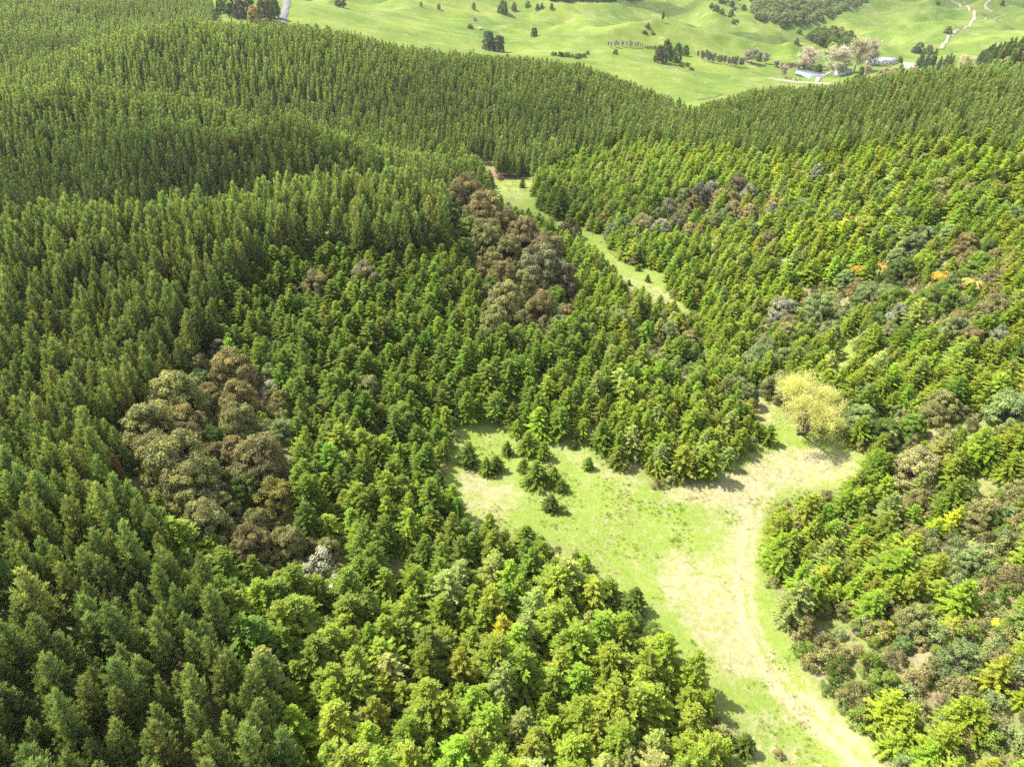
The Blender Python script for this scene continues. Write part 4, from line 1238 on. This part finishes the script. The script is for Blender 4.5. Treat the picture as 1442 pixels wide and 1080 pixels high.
def house(name, u, v, yaw, ln, wd, hw, hr, roof, label, windows=4, chimney=True):
    loc, _ = at(u, v)
    root = link(name, None, None, loc)
    root.rotation_euler = (0, 0, yaw)
    prop(root, label, 'house')
    g = Geo()
    g.box((-ln / 2, -wd / 2, -2), (ln / 2, wd / 2, hw))
    for sx in (-1, 1):                                # gable ends
        x_ = sx * (ln / 2 - .12)
        g.add([(x_, -wd / 2 + .1, hw), (x_, wd / 2 - .1, hw), (x_, 0, hw + hr * .94), (x_ + .1 * sx, -wd / 2 + .1, hw), (x_ + .1 * sx, wd / 2 - .1, hw), (x_ + .1 * sx, 0, hw + hr * .94)], [(0, 1, 2), (3, 5, 4), (0, 3, 4), (0, 4, 1), (1, 4, 5), (1, 5, 2), (2, 5, 3), (2, 3, 0)])
    link('wall', g.mesh('wall', M['house_wall']), root)
    g = Geo()
    e, tk = .6, .18
    a, b = ln / 2 + e, wd / 2 + e
    lo = hw - hr * e / (wd / 2)
    for s_ in (-1, 1):
        V = [(-a, s_ * b, lo), (a, s_ * b, lo), (a, 0, hw + hr), (-a, 0, hw + hr)]
        V += [(p[0], p[1], p[2] + tk) for p in V]
        g.add(V, [(0, 1, 2), (0, 2, 3), (4, 6, 5), (4, 7, 6), (0, 4, 5), (0, 5, 1), (1, 5, 6), (1, 6, 2), (3, 2, 6), (3, 6, 7), (0, 3, 7), (0, 7, 4)])
    rf = link('roof', g.mesh('roof', roof), root)
    if chimney:
        g = Geo()
        g.box((ln * .2, .5, hw + hr * .4), (ln * .2 + .9, 1.4, hw + hr + 1.1))
        link('chimney', g.mesh('chimney', M['stone']), rf)
    for k_ in range(windows):
        x_ = -ln / 2 + ln * (k_ + .5) / windows
        for s_ in (-1, 1):
            g = Geo()
            y0, y1 = sorted((s_ * (wd / 2 - .05), s_ * (wd / 2 + .06)))
            if k_ == 1 and s_ < 0:
                g.box((x_ - .55, y0, .1), (x_ + .55, y1, 2.1))
                link('door', g.mesh('door', M['wood']), root)
            else:
                g.box((x_ - .8, y0, 1.0), (x_ + .8, y1, 2.1))
                link('window', g.mesh('window', M['glass']), root)
rng = np.random.default_rng(41)
house('farm_house', 1186, 105, .15, 17, 9, 3.0, 2.6, M['roof'], 'grey roofed farmhouse under the bare poplars beside the driveway')
house('long_house', 1238, 90, -.1, 26, 9, 3.0, 2.2, M['pale_roof'], 'long pale roofed house right of the poplars', 6)
house('dark_shed', 1249, 89, .1, 16, 9, 3.2, 2.2, M['roof'], 'dark grey shed roof behind the long pale house', 3, False)
house('pale_shed', 1281, 96, -.2, 15, 8, 3.0, 1.8, M['pale_roof'], 'small pale shed left of the dark shelter conifers', 3, False)

FARM = [   # kind, u, v, width px, tint, height/width, label
    ('broad', 322, 6, 20, DARK, 1.5, 'dark leafy tree at the left end of the grove by the sealed road'), ('broad', 336, 10, 20, DUSK, 1.5, 'dark brown tree second in the grove by the sealed road'),
    ('broad', 349, 6, 20, DARK, 1.5, 'dark tree behind the golden tree at the road grove'), ('broad', 356, 19, 20, (.42, .33, .11), 1.1, 'golden tan tree in front of the dark road grove'),
    ('broad', 371, 10, 24, DUSK, 1.5, 'tall dark tree right of the golden one by the road'), ('broad', 385, 9, 20, DARK, 1.6, 'dark tree at the road edge of the grove'), ('broad', 310, 8, 16, DARK, 1.3, 'smaller dark tree half hidden left of the road grove'),
    ('broad', 433, 38, 9, (.2, .15, .09), 1.0, 'rust brown tree peeking over the pine edge left'), ('broad', 445, 40, 8, (.2, .15, .09), 1.0, 'small rust brown tree peeking over the pine edge middle'), ('broad', 462, 42, 12, (.2, .15, .09), .9, 'wide rust brown tree peeking over the pine edge right'),
    ('broad', 688, 56, 20, (.13, .15, .07), 1.4, 'tall grey-green gum tree rising over the pine ridge'), ('broad', 702, 60, 18, (.15, .16, .085), 1.3, 'looser gum tree right of the tall one at the ridge'),
    ('broad', 752, 45, 11, DARK, 1.2, 'lone round dark tree on the bright slope'), ('broad', 708, 9, 16, DARK, 1.1, 'large dark tree near the top of the pale pasture'), ('broad', 724, 9, 9, OLIVE, 1.3, 'olive tree right of the large dark one in the pasture'),
    ('broad', 743, 6, 9, SAGE, 1.0, 'grey-green tree at the top edge of the pasture'), ('broad', 757, 10, 7, DARK, 1.2, 'first dark tree of the trio on the knoll left side'), ('broad', 763, 8, 6, DARK, 1.3, 'second dark tree of the knoll trio'), ('broad', 777, 9, 6, DARK, 1.4, 'slim dark tree left of the knoll top'),
    ('broad', 667, 8, 7, (.24, .26, .12), 1.4, 'pale slender tree in the pasture far left'), ('broad', 618, 9, 6, OLIVE, 1.3, 'small olive tree alone on the left pasture'), ('broad', 593, 6, 5, SAGE, 1.4, 'tiny pale tree on the left pasture'), ('broad', 479, 2, 18, DARK, .8, 'dark clump tree at the top edge left of the pasture'),
    ('shrub', 669, 27, 7, (.3, .26, .12), .8, 'tan bush in the pasture gully'), ('shrub', 662, 37, 10, DARK, .6, 'dark bush left of the white rock'), ('broad', 867, 73, 8, DARK, .9, 'lone round bush on the flat below the slope'),
    ('pine', 934, 24, 6, DARK, 2.4, 'single slim dark pine on the upper slope'), ('shrub', 908, 45, 8, DUSK, .6, 'dark scrub bush on the slip, lower'), ('shrub', 912, 36, 8, DUSK, .8, 'dark scrub bush on the slip, upper'), ('shrub', 919, 46, 7, BROWN, .6, 'brown scrub bush right on the slip'),
    ('broad', 929, 77, 16, DUSK, 1.5, 'tall dark tree at the left of the valley grove'), ('broad', 941, 72, 20, DARK, 1.6, 'tallest dark tree in the middle of the valley grove'), ('broad', 953, 74, 18, DARK, 1.5, 'dark tree right of the tallest in the valley grove'), ('broad', 966, 71, 12, DARK, 1.2, 'smaller dark tree behind the valley grove'),
    ('shrub', 960, 91, 9, DARK, .7, 'dark bush at the foot of the valley grove'), ('shrub', 968, 91, 7, DARK, .8, 'second dark bush at the foot of the valley grove'), ('shrub', 974, 97, 9, DUSK, .5, 'low dark bush right of the valley grove foot'),
    ('bare', 1140, 82, 34, (.50, .47, .37), .9, 'pale bare poplar at the left of the farmhouse trees'), ('broad', 1172, 70, 22, (.33, .40, .05), .9, 'lime yellow tree behind the largest bare poplar'), ('bare', 1179, 89, 40, (.50, .46, .36), .95, 'largest pale bare poplar by the farmhouse'),
    ('bare', 1209, 79, 30, (.47, .45, .26), 1.5, 'tall yellowish poplar right of the farmhouse'), ('bare', 1226, 74, 26, (.42, .37, .31), 1.4, 'thin greyish poplar behind the tall yellowish one'), ('broad', 1153, 97, 12, DARK, 1.1, 'dark tree at the foot of the largest bare poplar, left'),
    ('broad', 1189, 94, 9, DARK, 1.2, 'dark tree behind the farmhouse'), ('broad', 1213, 101, 9, DARK, 1.7, 'dark columnar tree right of the farmhouse'), ('bare', 1222, 101, 13, (.38, .32, .27), 1.2, 'small bare tree right of the dark columnar tree'), ('broad', 1268, 84, 9, DARK, 1.0, 'round dark tree right of the long pale house'),
    ('broad', 1270, 97, 10, DARK, 1.3, 'dark tree in front of the pale shed'), ('broad', 1288, 101, 14, (.36, .23, .17), .9, 'reddish tree right of the pale shed'), ('shrub', 1281, 99, 9, (.5, .47, .03), .7, 'bright yellow bush beside the pale shed'), ('bare', 1104, 101, 12, (.42, .33, .24), 1.2, 'small brownish bare tree left of the pond'),
    ('broad', 1245, 103, 22, (.42, .38, .2), .7, 'pale orchard tree below the long house, left'), ('broad', 1258, 101, 18, (.46, .38, .24), .7, 'pinkish orchard tree below the long house'), ('broad', 1205, 108, 12, LIME, .7, 'low lime bush right of the farmhouse'),
    ('bare', 1362, 89, 22, (.52, .45, .30), 1.0, 'tan bare tree between the shelter conifers and the hill wood'), ('bare', 1420, 90, 18, (.50, .42, .24), 1.0, 'tan bare tree at the front of the hill wood'), ('broad', 1438, 84, 18, (.34, .26, .15), 1.2, 'brown tree at the right edge of the hill wood'), ('bare', 1433, 92, 14, (.45, .38, .26), 1.0, 'pale bare tree near the right edge below the hill wood'),
    ('broad', 1295, 66, 16, (.17, .2, .10), .8, 'grey-green tree on the flat below the hill track'), ('broad', 1289, 69, 11, (.2, .2, .14), .9, 'greyish tree left of the grey-green one on the flat'), ('broad', 1309, 68, 12, (.18, .2, .12), .8, 'low greyish tree right of the grey-green one'), ('broad', 1336, 42, 12, OLIVE, .9, 'olive tree beside the bend of the hill track'),
    ('broad', 1412, 4, 6, DARK, 1.1, 'small dark tree near the top right corner'), ('broad', 1321, 5, 8, DARK, .6, 'dark shrubby tree at the top, left of the hill track'), ('broad', 1122, 58, 8, DARK, .9, 'dark tree at the left foot of the bush clump'), ('broad', 1126, 45, 9, DARK, .9, 'dark tree above the left foot of the bush clump'), ('broad', 1213, 59, 7, DARK, .9, 'dark tree just right of the bush clump'),
    ('broad', 1031, 6, 9, DARK, 1.0, 'first dark tree above the slip scar'), ('broad', 1010, 12, 9, DARK, .9, 'dark tree left on the scrubby hill'), ('broad', 1002, 8, 8, DARK, 1.0, 'leftmost dark tree on the scrubby hill'), ('broad', 1017, 16, 9, DUSK, .8, 'dark brown tree on the scrubby hill'), ('broad', 1030, 17, 8, DARK, .9, 'dark tree in the scrub under the bush hill'), ('broad', 1033, 30, 7, DARK, .8, 'lowest dark tree of the scrubby hill'),
    ('bare', 1060, 79, 18, (.34, .34, .27), 1.1, 'greyish tree in the hedgerow left part'), ('bare', 1052, 80, 12, (.34, .32, .27), 1.2, 'greyish slim tree left in the hedgerow'), ('broad', 1070, 80, 10, (.12, .16, .07), 1.3, 'green tree in the hedgerow right part'), ('bare', 1080, 82, 13, (.36, .33, .28), 1.2, 'bare tree at the right end of the hedgerow'),
]
for kind, u, v, w, t, asp, lab in FARM:
    bw, bh = {'broad': (8, 8), 'shrub': (2.8, 2.6), 'pine': (4.2, 15), 'bare': (9, 16)}[kind]
    nm, ct = {'broad': ('broadleaf_tree', 'tree'), 'shrub': ('shrub', 'shrub'), 'pine': ('lone_pine', 'tree'), 'bare': ('bare_tree', 'tree')}[kind]
    site(kind, nm, ct, u, v, w, t, lab, 'trees of the far farmland', asp, None, .5, bh, bw)
def row(kind, pix, n_, w, t, asp, name, cat, label, group, js=1.2, jv=.6):
    bw, bh = {'broad': (8, 8), 'shrub': (2.8, 2.6), 'conifer_far': (4.7, 8), 'bare': (9, 16), 'pine_far': (4.2, 15)}[kind]
    P = np.array(pix, float)
    s_ = np.concatenate([[0], np.cumsum(np.linalg.norm(np.diff(P, axis=0), axis=1))])
    for q in np.linspace(0, s_[-1], n_):
        site(kind, name, cat, float(np.interp(q, s_, P[:, 0]) + rng.normal(0, js)), float(np.interp(q, s_, P[:, 1]) + rng.normal(0, jv)), w * rng.uniform(.75, 1.25), jit(t, .1), label, group, asp * rng.uniform(.85, 1.2), None, .5, bh, bw)
row('bare', [(984, 77), (1000, 81), (1020, 85), (1045, 88)], 26, 4.5, (.20, .19, .14), 2.4, 'hedgerow_tree', 'tree', 'slim dark tree in the long hedgerow across the valley floor', 'slim hedgerow trees')
row('shrub', [(778, 75), (795, 77), (812, 79), (828, 76)], 12, 7, DARK, .8, 'hedge_shrub', 'shrub', 'dark shrub in the short hedge behind the pine ridge', 'shrubs of the short hedge')
row('bare', [(857, 62), (880, 62), (905, 64)], 14, 3.2, (.40, .36, .30), 2.2, 'pale_sapling', 'tree', 'pale bare sapling in the faint row below the slope', 'pale bare saplings', 1.0, .4)
row('shrub', [(909, 66), (918, 67), (927, 67)], 8, 3.4, BROWN, 1.4, 'hedge_shrub', 'shrub', 'brown shrub in the short row left of the valley grove', 'brown row shrubs', .6, .3)
row('bare', [(1090, 90), (1110, 92), (1132, 93)], 12, 5, (.30, .25, .19), 1.2, 'hedgerow_tree', 'tree', 'low brown tree along the yard fence left of the poplars', 'low brown yard trees')
row('pine_far', [(1293, 90), (1303, 86), (1316, 88), (1328, 90), (1342, 88)], 11, 10, (.09, .14, .075), 2.1, 'shelter_conifer', 'conifer', 'dark blue-green conifer in the shelter belt right of the sheds', 'shelter belt conifers', 2.0, 2.0)
row('pine_far', [(1300, 92), (1335, 93)], 4, 8, (.19, .28, .04), 1.9, 'shelter_conifer', 'conifer', 'bright green conifer in front of the dark shelter belt', 'bright shelter belt conifers', 3, 1)
row('shrub', [(1109, 110), (1118, 112), (1126, 112)], 6, 3.5, GREY, .9, 'pond_shrub', 'shrub', 'greyish shrub along the near bank of the pond', 'pond bank shrubs')

def far_wood(name, polys, spacing, tints, label, key, w0, w1, asp, ymax=2600, box=None, cover=.95):
    x, y = lattice(*box, spacing, .28)
    z = ground(x, y)
    u, v, d = project(x, y, z + 3)
    k_ = np.zeros(len(x), bool)
    for p in polys:
        k_ |= in_poly(u, v, p)
    k_ &= (y < ymax) & (rng.uniform(size=len(x)) < cover)
    x, y, z = x[k_], y[k_], z[k_]
    bw, bh, nv = {'broad': (8, 8, 4), 'pine_far': (4.2, 15, 4)}[key]
    w = rng.uniform(w0, w1, len(x))
    t = np.array(tints)[rng.integers(0, len(tints), len(x))] * (1 + rng.normal(0, .15, (len(x), 1)))
    o = scatter(name, PROTO[key], np.stack([x, y, z - .3], 1), rng.uniform(0, 6.28, len(x)), np.stack([w / bw, w / bw, w * asp / bh], 1), np.clip(t, .01, .6), rng.integers(0, nv, len(x)))
    prop(o, label, 'forest')
far_wood('hill_bush', [[(1052, -40), (1290, -40), (1225, 0), (1175, 20), (1140, 34), (1105, 38), (1075, 32), (1060, 18)]], 10, [SAGE, OLIVE, SAGE, GREEN], 'grey-green native bush covering the far hill at the top right', 'broad', 9, 15, .75, 2600, (200, 1500, 1050, 2600))
far_wood('bush_clump', [[(1136, 52), (1150, 42), (1172, 38), (1192, 42), (1208, 55), (1212, 64), (1196, 72), (1165, 66)]], 8, [DARK, OLIVE, GREEN], 'dark bush clump on the slope behind the poplars', 'broad', 9, 13, .8, 1900, (250, 900, 900, 1900))
far_wood('summit_bush', [[(735, -20), (980, -20), (900, -2), (850, 1), (800, 0), (760, -2)]], 9, [DARK, DUSK], 'dark bush along the top edge above the pale slope', 'broad', 9, 13, .9, 2600, (-100, 700, 1000, 2600))
far_wood('scrub_hill', [[(985, -10), (1060, -10), (1065, 25), (1040, 32), (1010, 18)]], 26, [DARK, OLIVE, DUSK], 'scattered scrub on the far hill left of the bush', 'broad', 6, 10, .7, 2600, (150, 1000, 1000, 2600), .6)
far_wood('hill_wood', [[(1372, 92), (1385, 78), (1410, 66), (1450, 50), (1600, 40), (1600, 100), (1450, 98), (1410, 100)]], 5, [(.10, .15, .06), (.14, .19, .06)], 'dark green wood rising at the right edge behind the near ridge', 'pine_far', 4.5, 6.5, 2.3, 900, (250, 900, 380, 900))

for i, (u, v, w, lab) in enumerate([(938, 95, 2.6, 'pale boulder left in the flat paddock below the valley grove'), (952, 100, 2.0, 'pale boulder in the middle of the flat paddock'), (979, 106, 2.2, 'pale boulder right in the flat paddock'), (994, 118, 1.8, 'pale boulder lowest in the flat paddock'),
                                    (931, 56, 2.4, 'white boulder above the valley grove'), (676, 42, 4.5, 'white rock beside the dark bush in the gully'), (1062, 65, 2.2, 'white boulder on the slope above the hedgerow')]):
    loc, dep = at(u, v)
    g = Geo()
    k_ = 60
    d_ = rng.normal(size=(14, 3))
    bm_v = unit(d_) * rng.uniform(.75, 1.1, (14, 1)) * [w * .6, w * .5, w * .45]
    import bmesh
    bm = bmesh.new()
    for p in bm_v:
        bm.verts.new(p)
    r_ = bmesh.ops.convex_hull(bm, input=bm.verts)
    bmesh.ops.delete(bm, geom=list({e for e in r_['geom_interior'] if isinstance(e, bmesh.types.BMVert)}), context='VERTS')
    me = bpy.data.meshes.new('boulder')
    bm.to_mesh(me)
    bm.free()
    me.materials.append(M['stone'])
    prop(link('boulder', me, None, (loc.x, loc.y, loc.z + w * .2)), lab, 'boulder', 'boulders in the paddocks')

# ------------------------------------------------------------------ unseen clouds above the view, shaped to lay shade on the left slopes and far hills
m, nt, out = new_mat('cloud_vapour')
den = N(nt, 'ShaderNodeAttribute', attribute_name='vapour', attribute_type='GEOMETRY')
tp, df, mx = N(nt, 'ShaderNodeBsdfTransparent'), N(nt, 'ShaderNodeBsdfTranslucent'), N(nt, 'ShaderNodeMixShader')
df.inputs['Color'].default_value = (.9, .9, .92, 1)
nt.links.new(den.outputs['Fac'], mx.inputs[0])
nt.links.new(tp.outputs[0], mx.inputs[1])
nt.links.new(df.outputs[0], mx.inputs[2])
nt.links.new(mx.outputs[0], out.inputs[0])
M['cloud'] = m
def cloud(alt, blobs, margin, label, seed):
    """a lens of vapour; each blob (x, y, rx, ry, density) is given by where its shade falls"""
    k_ = alt / to_sun.z
    sx, sy = to_sun.x * k_, to_sun.y * k_
    x0, x1 = min(b[0] - 2.2 * b[2] for b in blobs), max(b[0] + 2.2 * b[2] for b in blobs)
    y0, y1 = min(b[1] - 2.2 * b[3] for b in blobs), max(b[1] + 2.2 * b[3] for b in blobs)
    n_ = 90
    X, Y = np.meshgrid(np.linspace(x0, x1, n_), np.linspace(y0, y1, n_))
    D = np.zeros(X.shape)
    for bx, by, rx, ry, q in blobs:
        D = np.maximum(D, q * np.exp(-(((X - bx) / rx) ** 2 + ((Y - by) / ry) ** 2) ** 1.4))
    D = np.clip(D * (1 + .35 * fbm(X, Y, margin, seed, 3)), 0, .9)
    D[[0, -1]] = 0
    D[:, [0, -1]] = 0
    surf = 1 - np.sqrt(1 - D)
    th = 4 + 60 * D + 10 * np.abs(fbm(X, Y, margin * .5, seed + 5, 3)) * D
    top, bot = np.stack([X + sx, Y + sy, alt + th], -1).reshape(-1, 3), np.stack([X + sx, Y + sy, alt - th * .3], -1).reshape(-1, 3)
    I_ = np.arange(n_ * n_).reshape(n_, n_)
    F_ = np.stack([I_[:-1, :-1], I_[:-1, 1:], I_[1:, 1:], I_[1:, :-1]], -1).reshape(-1, 4)
    me = make_mesh('cloud', np.concatenate([top, bot]), np.concatenate([F_, F_[:, ::-1] + n_ * n_]), M['cloud'])
    a = me.attributes.new('vapour', 'FLOAT', 'POINT')
    a.data.foreach_set('value', np.concatenate([surf.ravel(), surf.ravel()]).astype(np.float32))
    o = link('cloud', me)
    o['kind'] = 'structure'
cloud(620, [(-140, 240, 140, 42, .93), (-15, 262, 70, 24, .6), (-330, 520, 120, 24, .75), (-85, 45, 60, 60, .28), (0, 382, 95, 26, .5)], 70, 'cloud', 3)  # some blobs added to darken the pine hollows and the far ridge flank
cloud(640, [(330, 1150, 170, 110, .74), (130, 1450, 260, 90, .7), (830, 1480, 330, 180, .5), (640, 1180, 120, 60, .3)], 180, 'cloud', 9)

# ------------------------------------------------------------------ the air
g = Geo()
g.box((-5300, -300, float(gz.min()) - 1), (5300, 5400, max(95.0, float(gz.max()) + 25)))
m, nt, out = new_mat('haze_air')
vol = N(nt, 'ShaderNodeVolumePrincipled')
vol.inputs['Color'].default_value = (.93, .95, 1, 1)
vol.inputs['Density'].default_value = .000045
vol.inputs['Anisotropy'].default_value = .2
nt.links.new(vol.outputs[0], out.inputs['Volume'])
hz = link('haze', g.mesh('haze', m))
hz['kind'] = 'stuff'
S.cycles.volume_bounces = 0
